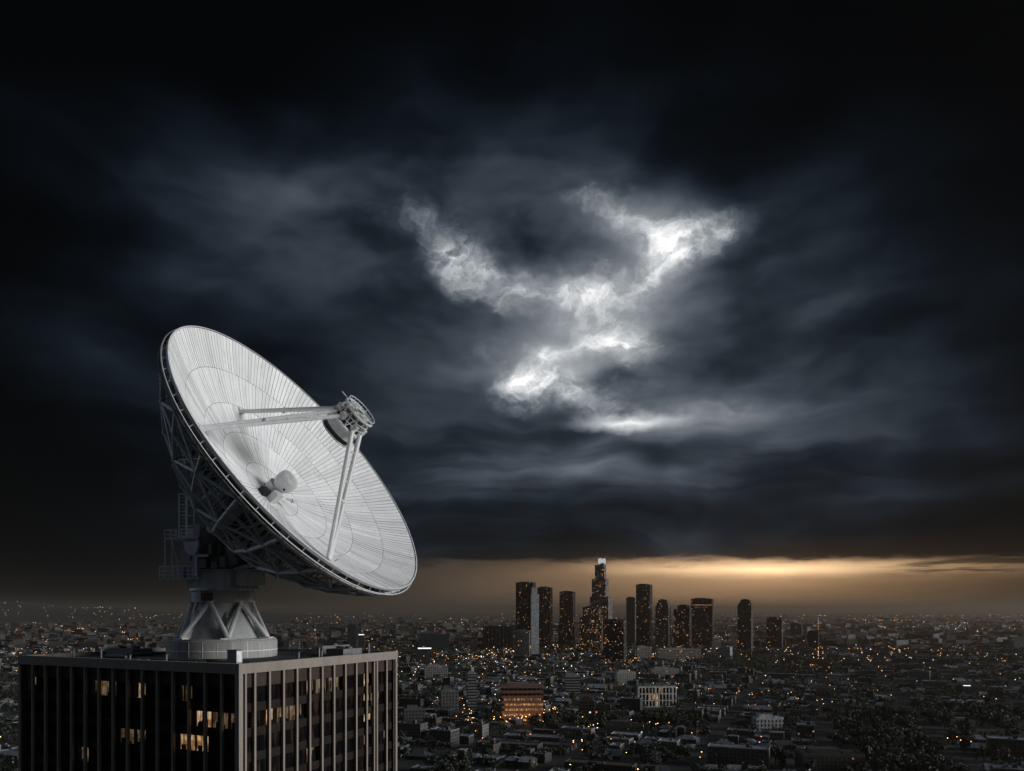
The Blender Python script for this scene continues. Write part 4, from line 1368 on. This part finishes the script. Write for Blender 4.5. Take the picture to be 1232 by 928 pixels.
# the orange-lit building with open glowing floors, lamps before it
def orange():
    px0, px1, yt, yb = 603, 653, 825, 868
    y = CAMZ * F / (yb - HY)
    xc = ((px0 + px1) / 2 - CX) / F * y
    Wd = (px1 - px0) / F * y
    h = CAMZ - (yt - HY) * y / F
    Dp = Wd * .6
    o = thing('parking_garage', 'brown multi-storey building glowing orange on its open lower floors', 'parking garage', (xc, y + Dp / 2, 0), math.radians(3))
    q = MB()
    q.box((0, 1.5, h / 2), (Wd - 1, Dp - 3, h - .4), 0, bottom=True)
    q.build('core', M['tower_core'], o)
    nf = 7
    fh = h / nf
    for k in range(nf):
        q = MB()
        q.box((0, 0, (k + 1) * fh - fh * .25), (Wd + (1.2 if k == nf - 1 else 0), Dp + (1.2 if k == nf - 1 else 0), fh * .5), 0, bottom=True)
        q.build('floor_slab', M['brown'], o)
        if k < 5:
            q = MB()
            q.box((rng.uniform(-2, 2), -Dp / 2 + 1.35, k * fh + fh * .25), (Wd * rng.uniform(.8, .96), .2, fh * .42), 0, bottom=True)
            q.build('lit_floor', M['lit_floor'], o)
    q = MB()
    for i in range(9):
        q.box((-Wd / 2 + Wd * (i + .5) / 9, -Dp / 2 + .3, h / 2 - 1), (.7, .5, h - 2), 0, bottom=True)
    q.build('column', M['brown'], o)
    q = MB()
    q.box((-Wd * .1, 0, h + 1.2), (Wd * .5, Dp * .4, 2.4))
    q.build('rooftop_plant', M['roof_metal'], o)
    LM.append(((px0 + px1) / 2, yb, 'the orange-lit building'))
    FOOT.append((xc, y + Dp / 2, Wd * .6))
    return xc, y, Wd


OX, OY, OW = orange()

# ------------------------------------------------------------------ the low city: street grid, houses, trees, lamps
ROT = math.radians(-21)
cR, sR = math.cos(ROT), math.sin(ROT)


def g2w(u, v):
    return u * cR - v * sR, u * sR + v * cR


def w2g(x, y):
    return x * cR + y * sR, -x * sR + y * cR


TOWER_R = 34


def patch(x, y):
    a = math.sin(x * .0061 + 1.3) + math.sin(y * .0047 + x * .0022 + .4) + math.sin(x * .0137 - y * .0092) * .7 + math.sin(y * .0171 + 2.1) * .5
    return a


def blocked(x, y, r):
    if (x - ctr.x) ** 2 + (y - ctr.y) ** 2 < (TOWER_R + r) ** 2:
        return True
    for (fx, fy, fr) in FOOT:
        if (x - fx) ** 2 + (y - fy) ** 2 < (fr + r) ** 2:
            return True
    return False


def in_view(x, y, mx=60, z=0):
    if y < 560: return False
    px, py = screen(x, y, z)
    return -mx < px < 1232 + mx


def behind_tower(x, y, h=8):
    px, py = screen(x, y, h)
    return px < 474 and py > 783


BU, BV, RW = 104.0, 66.0, 13.0      # block pitch and road width
rm_ = plain('asphalt', (.026, .026, .028), .85, nscale=.05, var=.3)
pv_ = plain('pavement', (.035, .036, .034), .9, nscale=.2, var=.25)
ln_ = plain('road_paint', (.35, .34, .3), .7)
roads, walks, lines = MB(), MB(), MB()
houses, trees, lamps = [], [], []
FARY = 2700
umin, umax, vmin, vmax = 1e9, -1e9, 1e9, -1e9
for (x, y) in ((-.75 * FARY, FARY), (.75 * FARY, FARY), (-500, 560), (500, 560)):
    u, v = w2g(x, y)
    umin, umax, vmin, vmax = min(umin, u), max(umax, u), min(vmin, v), max(vmax, v)
iu0, iu1, iv0, iv1 = int(umin // BU) - 1, int(umax // BU) + 1, int(vmin // BV) - 1, int(vmax // BV) + 1
crng = random.Random(21)
for iu in range(iu0, iu1 + 1):
    for iv in range(iv0, iv1 + 1):
        bu, bv = iu * BU, iv * BV
        mx_, my_ = g2w(bu + BU / 2, bv + BV / 2)
        if my_ < 540 or my_ > FARY or abs(mx_) > .72 * my_ + 120:
            continue
        # road pieces along two sides of the block
        for (a0, b0, a1, b1) in ((0, 0, BU, RW), (0, RW, RW, BV)):
            roads.face([(*g2w(bu + a, bv + b_), .02) for a, b_ in ((a0, b0), (a1, b0), (a1, b1), (a0, b1))])
        if my_ < 1500:
            walks.place(*g2w(bu + (RW + BU) / 2, bv + (RW + BV) / 2), 0, ROT)
            walks.box((0, 0, .07), (BU - RW, BV - RW, .14))
            for q_ in range(8):
                a = RW + 4 + q_ * 12
                if a + 4 < BU:
                    lines.face([(*g2w(bu + aa, bv + bb), .026) for aa, bb in ((a, RW / 2 - .1), (a + 4, RW / 2 - .1), (a + 4, RW / 2 + .1), (a, RW / 2 + .1))])
        # lots: two rows of four
        big = crng.random()
        nl = 5 if my_ < 1300 else 4
        rows_ = 2
        pt_ = patch(mx_, my_)
        green = crng.random() < (.75 if pt_ < -.95 else .08)
        for r_ in range(rows_):
            a = RW + 2.5
            lotd = (BV - RW) / 2
            while a < BU - 8:
                lw = crng.uniform(11, 20) if big < .45 else crng.uniform(18, 36) if big < .75 else crng.uniform(30, 62)
                lw = min(lw, BU - a - 2)
                if lw < 9: break
                uc, vc = bu + a + lw / 2, bv + RW + lotd * (r_ + .5) + crng.uniform(-2, 2)
                x, y = g2w(uc, vc)
                d_ = lotd * crng.uniform(.5, .72)
                if not green and crng.random() < .84 and not blocked(x, y, max(lw, d_) * .55) and in_view(x, y):
                    houses.append((x, y, lw - crng.uniform(2.5, 4.5), d_, ROT + crng.choice((0, 0, 0, .06, -.08)), crng.random(), big))
                else:
                    for q_ in range(5 if green else 3):
                        trees.append((x + crng.uniform(-9, 9), y + crng.uniform(-9, 9), crng.uniform(8, 17)))
                if crng.random() < .95:
                    tx, ty = g2w(uc + crng.uniform(-lw / 2, lw / 2), bv + RW + (lotd * 2 - 3 if r_ else 3) + crng.uniform(-2, 2) - (0 if r_ else 2))
                    trees.append((tx, ty, crng.uniform(7, 13)))
                if crng.random() < .7:
                    tx, ty = g2w(uc + crng.uniform(-lw / 2, lw / 2), bv + RW + lotd + crng.uniform(-3, 3))
                    trees.append((tx, ty, crng.uniform(6, 12)))
                a += lw + crng.uniform(.5, 3)
        dens = .08 if pt_ < -.2 else .25 if pt_ < .9 else .7
        for q_ in range(3):
            if crng.random() < dens:
                lamps.append((*g2w(bu + RW + 8 + q_ * 34 + crng.uniform(-9, 9), bv + RW - 1.0), crng.random()))
        if crng.random() < dens * .8:
            lamps.append((*g2w(bu + RW - 1.0, bv + RW + 26), crng.random()))
tag(roads.build('road', rm_), kind='structure')
tag(walks.build('pavement', pv_), kind='structure')
tag(lines.build('road_markings', ln_), kind='structure')
houses = [h for h in houses if not blocked(h[0], h[1], max(h[2], h[3]) * .5)]
trees = [t_ for t_ in trees if not blocked(t_[0], t_[1], 2) and in_view(t_[0], t_[1])]
lamps = [l for l in lamps if not blocked(l[0], l[1], 1) and in_view(l[0], l[1])]

ORD = ['nearest', 'second', 'third', 'fourth', 'fifth', 'sixth', 'seventh', 'eighth', 'ninth', 'tenth', 'eleventh', 'twelfth', 'thirteenth', 'fourteenth', 'fifteenth', 'sixteenth', 'seventeenth', 'eighteenth', 'nineteenth', 'twentieth', 'twenty-first', 'twenty-second', 'twenty-third', 'twenty-fourth', 'twenty-fifth', 'twenty-sixth', 'twenty-seventh', 'twenty-eighth', 'twenty-ninth', 'thirtieth']
_reg = {}


def relation(px, py):
    best = min(LM, key=lambda L: (L[0] - px) ** 2 + ((L[1] - py) * 2.0) ** 2)
    dx, dy = px - best[0], (py - best[1]) * 2.0
    if abs(dx) > abs(dy):
        d = 'right of' if dx > 0 else 'left of'
    else:
        d = 'in front of' if dy > 0 else 'behind'
    return d, best[2], math.hypot(dx, dy)


def register(o, px, py, what):
    d, ph, dist = relation(px, py)
    _reg.setdefault((what, d, ph), []).append((dist, o))


def write_labels():
    for (what, d, ph), lst in _reg.items():
        lst.sort(key=lambda e_: e_[0])
        for i, (_, o) in enumerate(lst):
            if len(lst) == 1:
                o['label'] = f'{what} {d} {ph}'
            else:
                o['label'] = f'{what}, {ORD[min(i, 29)]} {d} {ph}' if i else f'{what}, nearest {d} {ph}'


WALLS = [(.10, .098, .094), (.075, .07, .064), (.14, .135, .125), (.06, .062, .066), (.20, .195, .185), (.09, .075, .062)]
ROOFS = [((.33, .35, .38), 'pale'), ((.17, .185, .21), 'blue-grey'), ((.075, .078, .084), 'dark grey'), ((.23, .24, .26), 'grey'), ((.06, .045, .038), 'brown')]


def house_geo(wm, rm, um, W_, D_, seed, big):
    """walls, roof and roof units of one low building"""
    r = random.Random(int(seed * 1e9))
    wall = r.choice(WALLS)
    rc, rname = r.choices(ROOFS, (2, 4, 4, 3, 2))[0]
    lit = r.choice((0, 0, 0, .03, .06, .12))
    kind = r.choices(('flat', 'gable', 'hip', 'ell', 'tall'), (4, 3, 3, 2, 1.1))[0] if W_ < 22 else r.choices(('flat', 'ell', 'tall', 'gable'), (5, 2.5, 3.2, 1))[0]
    st_ = {'flat': r.choice((4.2, 6.5, 7.5)), 'gable': r.choice((3.4, 6.2)), 'hip': r.choice((3.4, 6.2)), 'ell': r.choice((4, 6.8)), 'tall': r.choice((10, 13, 16))}[kind]
    uo = r.randint(0, 5000) * 1.3
    W2, D2 = W_ / 2, D_ / 2
    wc = (*wall, lit)
    rcol = (*rc, 1)
    what = ''
    if kind in ('flat', 'tall'):
        wm.box((0, 0, st_ / 2), (W_, D_, st_), 0, wc, uo, 0, wc)
        rm.face([(-W2 + .4, -D2 + .4, st_ + .02), (W2 - .4, -D2 + .4, st_ + .02), (W2 - .4, D2 - .4, st_ + .02), (-W2 + .4, D2 - .4, st_ + .02)], 0, rcol)
        for (xx, yy, lx, ly) in ((0, -D2 + .2, W_ + .1, .4), (0, D2 - .2, W_ + .1, .4), (-W2 + .2, 0, .4, D_ - .82), (W2 - .2, 0, .4, D_ - .82)):
            rm.box((xx, yy, st_ + .35), (lx, ly, .7), 0, (*[min(.4, c * 1.25) for c in rc], 1), bottom=True)
        n = r.randint(1, 2)
        for q_ in range(n):
            um.box((r.uniform(-W2 * .6, W2 * .6), r.uniform(-D2 * .5, D2 * .5), st_ + .7), (r.uniform(1.2, 3), r.uniform(1.2, 2.6), r.uniform(.9, 1.8)), 0, (.16, .165, .17, 1))
        if kind == 'tall':
            um.box((W2 * .3, 0, st_ + 1.6), (3.2, 3.2, 3.2), 0, (*wall, 1))
        what = f'{rname} flat-roofed ' + ('block' if kind == 'tall' else 'building')
    elif kind in ('gable', 'hip'):
        rise = min(D2, W2) * r.uniform(.38, .6)
        wm.box((0, 0, st_ / 2), (W_, D_, st_), 0, wc, uo, 0, wc)
        ov = .6
        ix = 0 if kind == 'gable' else min(W2 * .7, D2)
        A, B, C_, D__ = (-W2 - ov, -D2 - ov, st_), (W2 + ov, -D2 - ov, st_), (W2 + ov, D2 + ov, st_), (-W2 - ov, D2 + ov, st_)
        e0, e1 = (-W2 - ov + ix, 0, st_ + rise), (W2 + ov - ix, 0, st_ + rise)
        rm.face([A, B, e1, e0], 0, rcol); rm.face([C_, D__, e0, e1], 0, rcol)
        if kind == 'hip':
            rm.face([B, C_, e1], 0, rcol); rm.face([D__, A, e0], 0, rcol)
        else:
            wm.face([(W2, -D2, st_), (W2, D2, st_), (W2, 0, st_ + rise * .93)], 0, wc); wm.face([(-W2, D2, st_), (-W2, -D2, st_), (-W2, 0, st_ + rise * .93)], 0, wc)
        rm.face([A, D__, C_, B], 0, rcol)
        um.box((W2 * .4, D2 * .3, st_ + rise * .8), (.8, .8, rise * 1.2), 0, (.12, .09, .07, 1))
        what = f'{rname} {"gabled" if kind == "gable" else "hip-roofed"} house'
    else:
        a = r.uniform(.35, .6); bq = r.uniform(.4, .6)
        s2 = st_ * r.choice((.7, 1.5))
        x1 = -W2 + W_ * a
        wm.box(((-W2 + x1) / 2, 0, st_ / 2), (x1 + W2, D_, st_), 0, wc, uo, 0, wc)
        wm.box(((x1 + W2) / 2, D2 - D_ * bq / 2, s2 / 2), (W2 - x1 - .02, D_ * bq, s2), 0, wc, uo + 50, 0, wc)
        for (cx_, cy_, lx, ly, zz) in (((-W2 + x1) / 2, 0, x1 + W2, D_, st_), ((x1 + W2) / 2, D2 - D_ * bq / 2, W2 - x1 - .04, D_ * bq, s2)):
            rm.box((cx_, cy_, zz + .12), (lx + .3 if lx > 1 else lx, ly + .3, .24), 0, rcol, bottom=True)
        um.box((-W2 * .5, 0, st_ + .9), (2.2, 1.8, 1.5), 0, (.17, .175, .18, 1))
        what = f'{rname} L-shaped building'
    return what


def view_ok(x, y, h=6):
    px, py = screen(x, y, h)
    return -3 < px < 1235 and py < 934 and not behind_tower(x, y, h)


class Units:
    def __init__(s): s.L = []
    def box(s, *a, **k):
        q_ = MB(); q_.box(*a, **k); s.L.append(q_)


# houses: the 290 that show largest are things of their own, the rest one mass
vis = sorted([h for h in houses if view_ok(h[0], h[1])], key=lambda h: h[1] / max(h[2], h[3]) ** .5)
solo = vis[:285]
ids = set(id(h) for h in solo)
for h in solo:
    x, y, W_, D_, yaw, sd_, big = h
    wm, rm, um = MB(), MB(), Units()
    what = house_geo(wm, rm, um, W_, D_, sd_, big)
    o = thing('house' if 'house' in what else 'low_building', what, 'house' if 'house' in what else 'building', (x, y, 0), yaw, 'low buildings of the near city')
    wm.build('wall', [M['fac_house']], o)
    rm.build('roof', [M['roof']], o)
    for q_ in um.L:
        q_.build('chimney' if 'house' in what else 'rooftop_unit', [M['roof']], o)
    px, py = screen(x, y)
    register(o, px, py, what)
mass = MB()
mu = MB()
for h in houses:
    if id(h) in ids: continue
    x, y, W_, D_, yaw, sd_, big = h
    wm = mass
    mass.place(x, y, 0, yaw)

    class RM:      # roofs and units go into the same mesh with the second material
        def face(s, pts, mat=0, col=(1, 1, 1, 1), uv=None): mass.face(pts, 1, col, uv)
        def box(s, *a, **k):
            a = list(a)
            if len(a) > 2: a[2] = 1
            mass.box(*a, **k)
    house_geo(mass, RM(), RM(), W_, D_, sd_, big)
mass.T = None
# farther out only larger buildings read
frng = random.Random(5)
for i in range(5200):
    py = frng.uniform(739.5, 784) if i % 3 else frng.uniform(742, 784)
    y = CAMZ * F / (py - HY) * frng.uniform(.97, 1.03)
    if y < FARY - 150: continue
    x = frng.uniform(-.72, .72) * y
    if blocked(x, y, 30): continue
    W_, D_, H_ = frng.uniform(14, 60) * (1 + y / 20000), frng.uniform(14, 50), frng.choice((5, 6, 8, 8, 10, 12, 18, 28))
    wl = frng.choice(WALLS); rc, _ = frng.choice(ROOFS)
    mass.place(x, y, 0, frng.choice((ROT, ROT, .1, .5)))
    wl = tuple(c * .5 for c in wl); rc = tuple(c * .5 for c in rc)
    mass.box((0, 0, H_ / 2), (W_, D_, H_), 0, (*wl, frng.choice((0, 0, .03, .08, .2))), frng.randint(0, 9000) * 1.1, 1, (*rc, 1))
mass.T = None
tag(mass.build('distant_buildings', [M['fac_house'], M['roof']]), 'sea of low roofs stretching from the near houses to the hazy horizon', 'buildings', kind='stuff')


# trees
def tree_mesh(seed, kind, n):
    r = random.Random(seed)
    q = MB()
    if kind == 'palm':
        q.tube((0, 0, 0), (.1, .05, .8), .018, 6, .012)
        for i in range(16):
            a = 2 * math.pi * i / 16 + r.uniform(-.2, .2)
            l = r.uniform(.16, .24); up = r.uniform(-.05, .12)
            c, s_ = math.cos(a), math.sin(a)
            m_ = (.1 + c * l * .55, .05 + s_ * l * .55, .8 + up)
            e_ = (.1 + c * l, .05 + s_ * l, .8 + up - .12)
            for p_, q_ in (((.1, .05, .8), m_), (m_, e_)):
                q.face([(p_[0] - s_ * .02, p_[1] + c * .02, p_[2]), (q_[0] - s_ * .025, q_[1] + c * .025, q_[2]), (q_[0] + s_ * .025, q_[1] - c * .025, q_[2]), (p_[0] + s_ * .02, p_[1] - c * .02, p_[2])], 1, (.03, .036, .02, 1))
        return q
    th = {'round': .3, 'tall': .12, 'spreading': .38}[kind]
    q.tube((0, 0, 0), (0, 0, th + .25), .03, 6, .018)
    for i in range(5):
        a = r.uniform(0, 6.28)
        q.tube((0, 0, th), (.22 * math.cos(a), .22 * math.sin(a), th + .25), .014, 5, .006)
    lobes = []
    for i in range({'round': 7, 'tall': 6, 'spreading': 9}[kind]):
        a = r.uniform(0, 6.28)
        if kind == 'round':
            lobes.append((.26 * math.cos(a) * r.random(), .26 * math.sin(a) * r.random(), r.uniform(.42, .82), r.uniform(.15, .25)))
        elif kind == 'tall':
            lobes.append((.04 * math.cos(a), .04 * math.sin(a), .2 + .13 * i, .15 - .016 * i))
        else:
            rr = r.uniform(.1, .48)
            lobes.append((rr * math.cos(a), rr * math.sin(a), r.uniform(.5, .78), r.uniform(.13, .2)))
    for i in range(n):
        lx, ly, lz, lr = r.choice(lobes)
        d = Vector((r.gauss(0, 1), r.gauss(0, 1), r.gauss(0, .8))).normalized() * lr * r.uniform(.55, 1.08)
        p = Vector((lx, ly, lz)) + d
        nrm = (d.normalized() + Vector((r.gauss(0, .5), r.gauss(0, .5), r.gauss(0, .5)))).normalized()
        a = nrm.orthogonal().normalized(); b_ = nrm.cross(a)
        sz = r.uniform(.035, .075)
        tn = r.uniform(.6, 1.5)
        q.face([p - a * sz - b_ * sz * .6, p + a * sz - b_ * sz * .8, p + a * sz * .7 + b_ * sz, p - a * sz * .8 + b_ * sz * .7], 1, (.030 * tn, .038 * tn, .022 * tn, 1))
    return q


protos = []
for kd, cnt in (('round', 4), ('tall', 2), ('spreading', 3), ('palm', 1)):
    for s_ in range(cnt):
        protos.append((kd, tree_mesh(100 + s_ * 7 + len(kd), kd, 320).mesh('tree', [M['bark'], M['leaf']])))
tvis = sorted([t_ for t_ in trees if view_ok(t_[0], t_[1])], key=lambda t_: t_[1] / t_[2])
tsolo = tvis[:285]
tid = set(id(t_) for t_ in tsolo)
trng = random.Random(8)
TW = {'round': 'dark rounded tree', 'tall': 'dark narrow upright tree', 'spreading': 'dark wide-crowned tree', 'palm': 'dark palm tree'}
for (x, y, h) in tsolo:
    kd, me = trng.choices(protos, [3] * 4 + [1.2] * 2 + [3] * 3 + [1.2])[0]
    o = bpy.data.objects.new('palm_tree' if kd == 'palm' else 'tree', me)
    COL.objects.link(o)
    o.location = (x, y, 0)
    s_ = h * (1.3 if kd in ('tall', 'palm') else 1.0)
    wv = trng.uniform(.95, 1.3)
    o.scale = (s_ * wv, s_ * wv, s_)
    o.rotation_euler = (0, 0, trng.uniform(0, 6.28))
    tag(o, TW[kd], 'tree', 'dark trees between the near roofs')
    px, py = screen(x, y)
    register(o, px, py, TW[kd])
# the other trees as one wood of leaf clumps
lows = []
for kd in ('round', 'round', 'spreading', 'tall'):
    q = tree_mesh(40 + len(lows), kd, 70)
    lows.append((np.array(q.v), q.f, q.m, q.c))
Vs, Fs, Ms, Cs = [], [], [], []
off = 0
rest_t = [t_ for t_ in trees if id(t_) not in tid]
for i in range(2600):
    py = trng.uniform(741, 783)
    y = CAMZ * F / (py - HY)
    if y > FARY - 100:
        rest_t.append((trng.uniform(-.72, .72) * y, y, trng.uniform(10, 20)))
for (x, y, h) in rest_t:
    v_, f_, m_, c_ = lows[trng.randrange(len(lows))]
    a = trng.uniform(0, 6.28); ca, sa = math.cos(a), math.sin(a)
    sc_ = h * trng.uniform(.9, 1.3)
    p = np.stack([x + (v_[:, 0] * ca - v_[:, 1] * sa) * sc_, y + (v_[:, 0] * sa + v_[:, 1] * ca) * sc_, v_[:, 2] * h], 1)
    Vs.append(p)
    Fs.extend([[k_ + off for k_ in ff] for ff in f_])
    Ms.extend(m_); Cs.extend(c_)
    off += len(v_)
wood = MB()
wood.v = np.concatenate(Vs).tolist(); wood.f = Fs; wood.m = Ms; wood.c = Cs
wood.uv = [[(-1, -1)] * len(f_) for f_ in Fs]
tag(wood.build('distant_trees', [M['bark'], M['leaf']]), 'dark mass of trees spread between the distant roofs', 'trees', kind='stuff')


# street lamps
def lamp_mesh(mat, r):
    q = MB()
    q.tube((0, 0, 0), (0, 0, 7.6), .11, 6, .07)
    q.tube((0, 0, 7.6), (1.5, 0, 8.1), .06, 5)
    q.box((1.7, 0, 8.12), (.9, .4, .16), 0, bottom=True)
    q.lathe([(.02, -r * .75), (r * .7, -r * .5), (r, 0), (r * .7, r * .3), (.05, r * .4)], (1.75, 0, 7.85), XX, YY, ZZ, 8, mat=1)
    return q.mesh('street_lamp', [M['steel_dark'], M[mat]])


lm_p = {k_: lamp_mesh(k_, .42) for k_ in ('lamp_warm', 'lamp_amber', 'lamp_white')}
LWORD = {'lamp_warm': 'warm street lamp', 'lamp_amber': 'amber street lamp', 'lamp_white': 'white street lamp'}
# extra lamps in the bright street running right from the orange-lit building
lrng = random.Random(3)
for i in range(46):
    px, py = lrng.uniform(592, 662), lrng.uniform(860, 877)
    lamps.append((*ground_at(px, py), .3 * lrng.random()))
for i in range(44):
    t_ = lrng.random()
    px, py = 655 + 58 * t_ + lrng.gauss(0, 5), 852 + 34 * t_ + lrng.gauss(0, 3)
    lamps.append((*ground_at(px, py), .5 * lrng.random()))
for (px, py, n_, sx_, sy_) in ((566, 870, 14, 7, 6), (700, 901, 8, 18, 1.5), (770, 880, 10, 18, 3), (480, 925, 0, 5, 5), (905, 838, 10, 22, 2), (985, 855, 10, 14, 4), (960, 842, 7, 10, 3), (1150, 899, 7, 16, 3), (830, 833, 12, 12, 6), (995, 922, 5, 8, 1), (1050, 806, 8, 12, 3)):
    for i in range(n_):
        lamps.append((*ground_at(px + lrng.gauss(0, sx_), min(930, py + lrng.gauss(0, sy_))), .6 * lrng.random()))
lvis = sorted([l for l in lamps if view_ok(l[0], l[1])], key=lambda l: l[1])
lsolo = lvis[:290]
lid = set(id(l) for l in lsolo)
for (x, y, s_) in lsolo:
    kd = 'lamp_warm' if s_ < .55 else 'lamp_amber' if s_ < .82 else 'lamp_white'
    o = bpy.data.objects.new('street_lamp', lm_p[kd])
    COL.objects.link(o)
    o.location = (x, y, .02)
    o.rotation_euler = (0, 0, lrng.uniform(0, 6.28))
    tag(o, LWORD[kd], 'street lamp', 'lit street lamps of the near city')
    px, py = screen(x, y)
    register(o, px, py, LWORD[kd])
write_labels()

cl = MB()


def glim(x, y, z, r, mat):
    p = [(x + r, y, z), (x, y + r, z), (x - r, y, z), (x, y - r, z), (x, y, z + r), (x, y, z - r)]
    i0 = len(cl.v)
    for q_ in p: cl.v.append(q_)
    for f_ in ((0, 1, 4), (1, 2, 4), (2, 3, 4), (3, 0, 4), (1, 0, 5), (2, 1, 5), (3, 2, 5), (0, 3, 5)):
        cl.f.append([i0 + k_ for k_ in f_]); cl.m.append(mat); cl.c.append((1, 1, 1, 1)); cl.uv.append([(0, 0)] * 3)


def pick(r):
    return 0 if r < .5 else 1 if r < .8 else 2


for l in lamps:
    if id(l) in lid: continue
    glim(l[0], l[1], 8, .35 + .00022 * l[1], pick(l[2]))
for i in range(4200):
    py = 737.4 + 62 * lrng.random() ** .9
    y = CAMZ * F / (py - HY)
    x = lrng.uniform(-.7, .7) * y
    if lrng.random() > .30 + .5 * max(0, patch(x * .35, y * .22) + .6):
        continue
    if lrng.random() < .4:
        u_, v_ = w2g(x, y)
        k_ = BU * (4 if y < 6000 else 10)
        x, y = g2w(round(u_ / k_) * k_, v_)
        if y < 1300: continue
    z = lrng.uniform(4, 14) + hill_z(x, y)
    glim(x, y, z, (.25 + .00024 * y) * lrng.choice((.5, .6, .8, 1, 1.3)), pick(lrng.random()))
# strings of lights along far avenues
for (xa, ya, xb, yb, n_) in ((55, 751, 105, 759, 36), (10, 747, 60, 752, 14), (60, 760, 190, 764, 50), (150, 772, 200, 770, 24), (880, 741, 1232, 741, 60), (300, 770, 345, 764, 20), (1000, 745, 1200, 752, 30)):
    for i in range(n_):
        t_ = lrng.random()
        px, py = xa + (xb - xa) * t_ + lrng.gauss(0, 1), ya + (yb - ya) * t_ + lrng.gauss(0, .5)
        x, y = ground_at(px, py)
        glim(x, y, 9, .3 + .00028 * y, pick(lrng.random() * .9))
for i in range(120):
    x = lrng.uniform(-7200, -3500); y = lrng.uniform(8300, 9500)
    glim(x, y, hill_z(x, y) + 6, 2.4, pick(lrng.random()))
tag(cl.build('city_lights', [M['far_warm'], M['far_amber'], M['far_white']]), 'thousands of tiny amber and white lights across the far city', 'city lights', kind='stuff')

# flood lamps in the bright street (they give the orange wash on the building and the road)
for i in range(5):
    ld = bpy.data.lights.new('flood_lamp', 'POINT')
    ld.energy = 1300
    ld.color = (1.0, .45, .15)
    ld.shadow_soft_size = 1.0
    lo_ = bpy.data.objects.new('flood_lamp', ld)
    COL.objects.link(lo_)
    lo_.location = (OX - OW * .5 + OW * i / 4 * 1.2, OY - 9, 9)

# ------------------------------------------------------------------ evening haze over the whole basin
hz_m = bpy.data.materials.new('evening_haze')
hz_m.use_nodes = True
nt = hz_m.node_tree
nt.nodes.clear()
pvn = nt.nodes.new('ShaderNodeVolumePrincipled')
pvn.inputs['Color'].default_value = (.86, .70, .54, 1)
pvn.inputs['Density'].default_value = .000062
pvn.inputs['Anisotropy'].default_value = .76
on = nt.nodes.new('ShaderNodeOutputMaterial')
nt.links.new(pvn.outputs[0], on.inputs['Volume'])
hb_ = MB()
HZT = 306.0
hb_.box((0, 0, (HZT - 3) / 2 - .0), (2 * (GR + 1500), 2 * (GR + 1500), HZT + 3), bottom=True)
tag(hb_.build('haze', hz_m), kind='stuff')
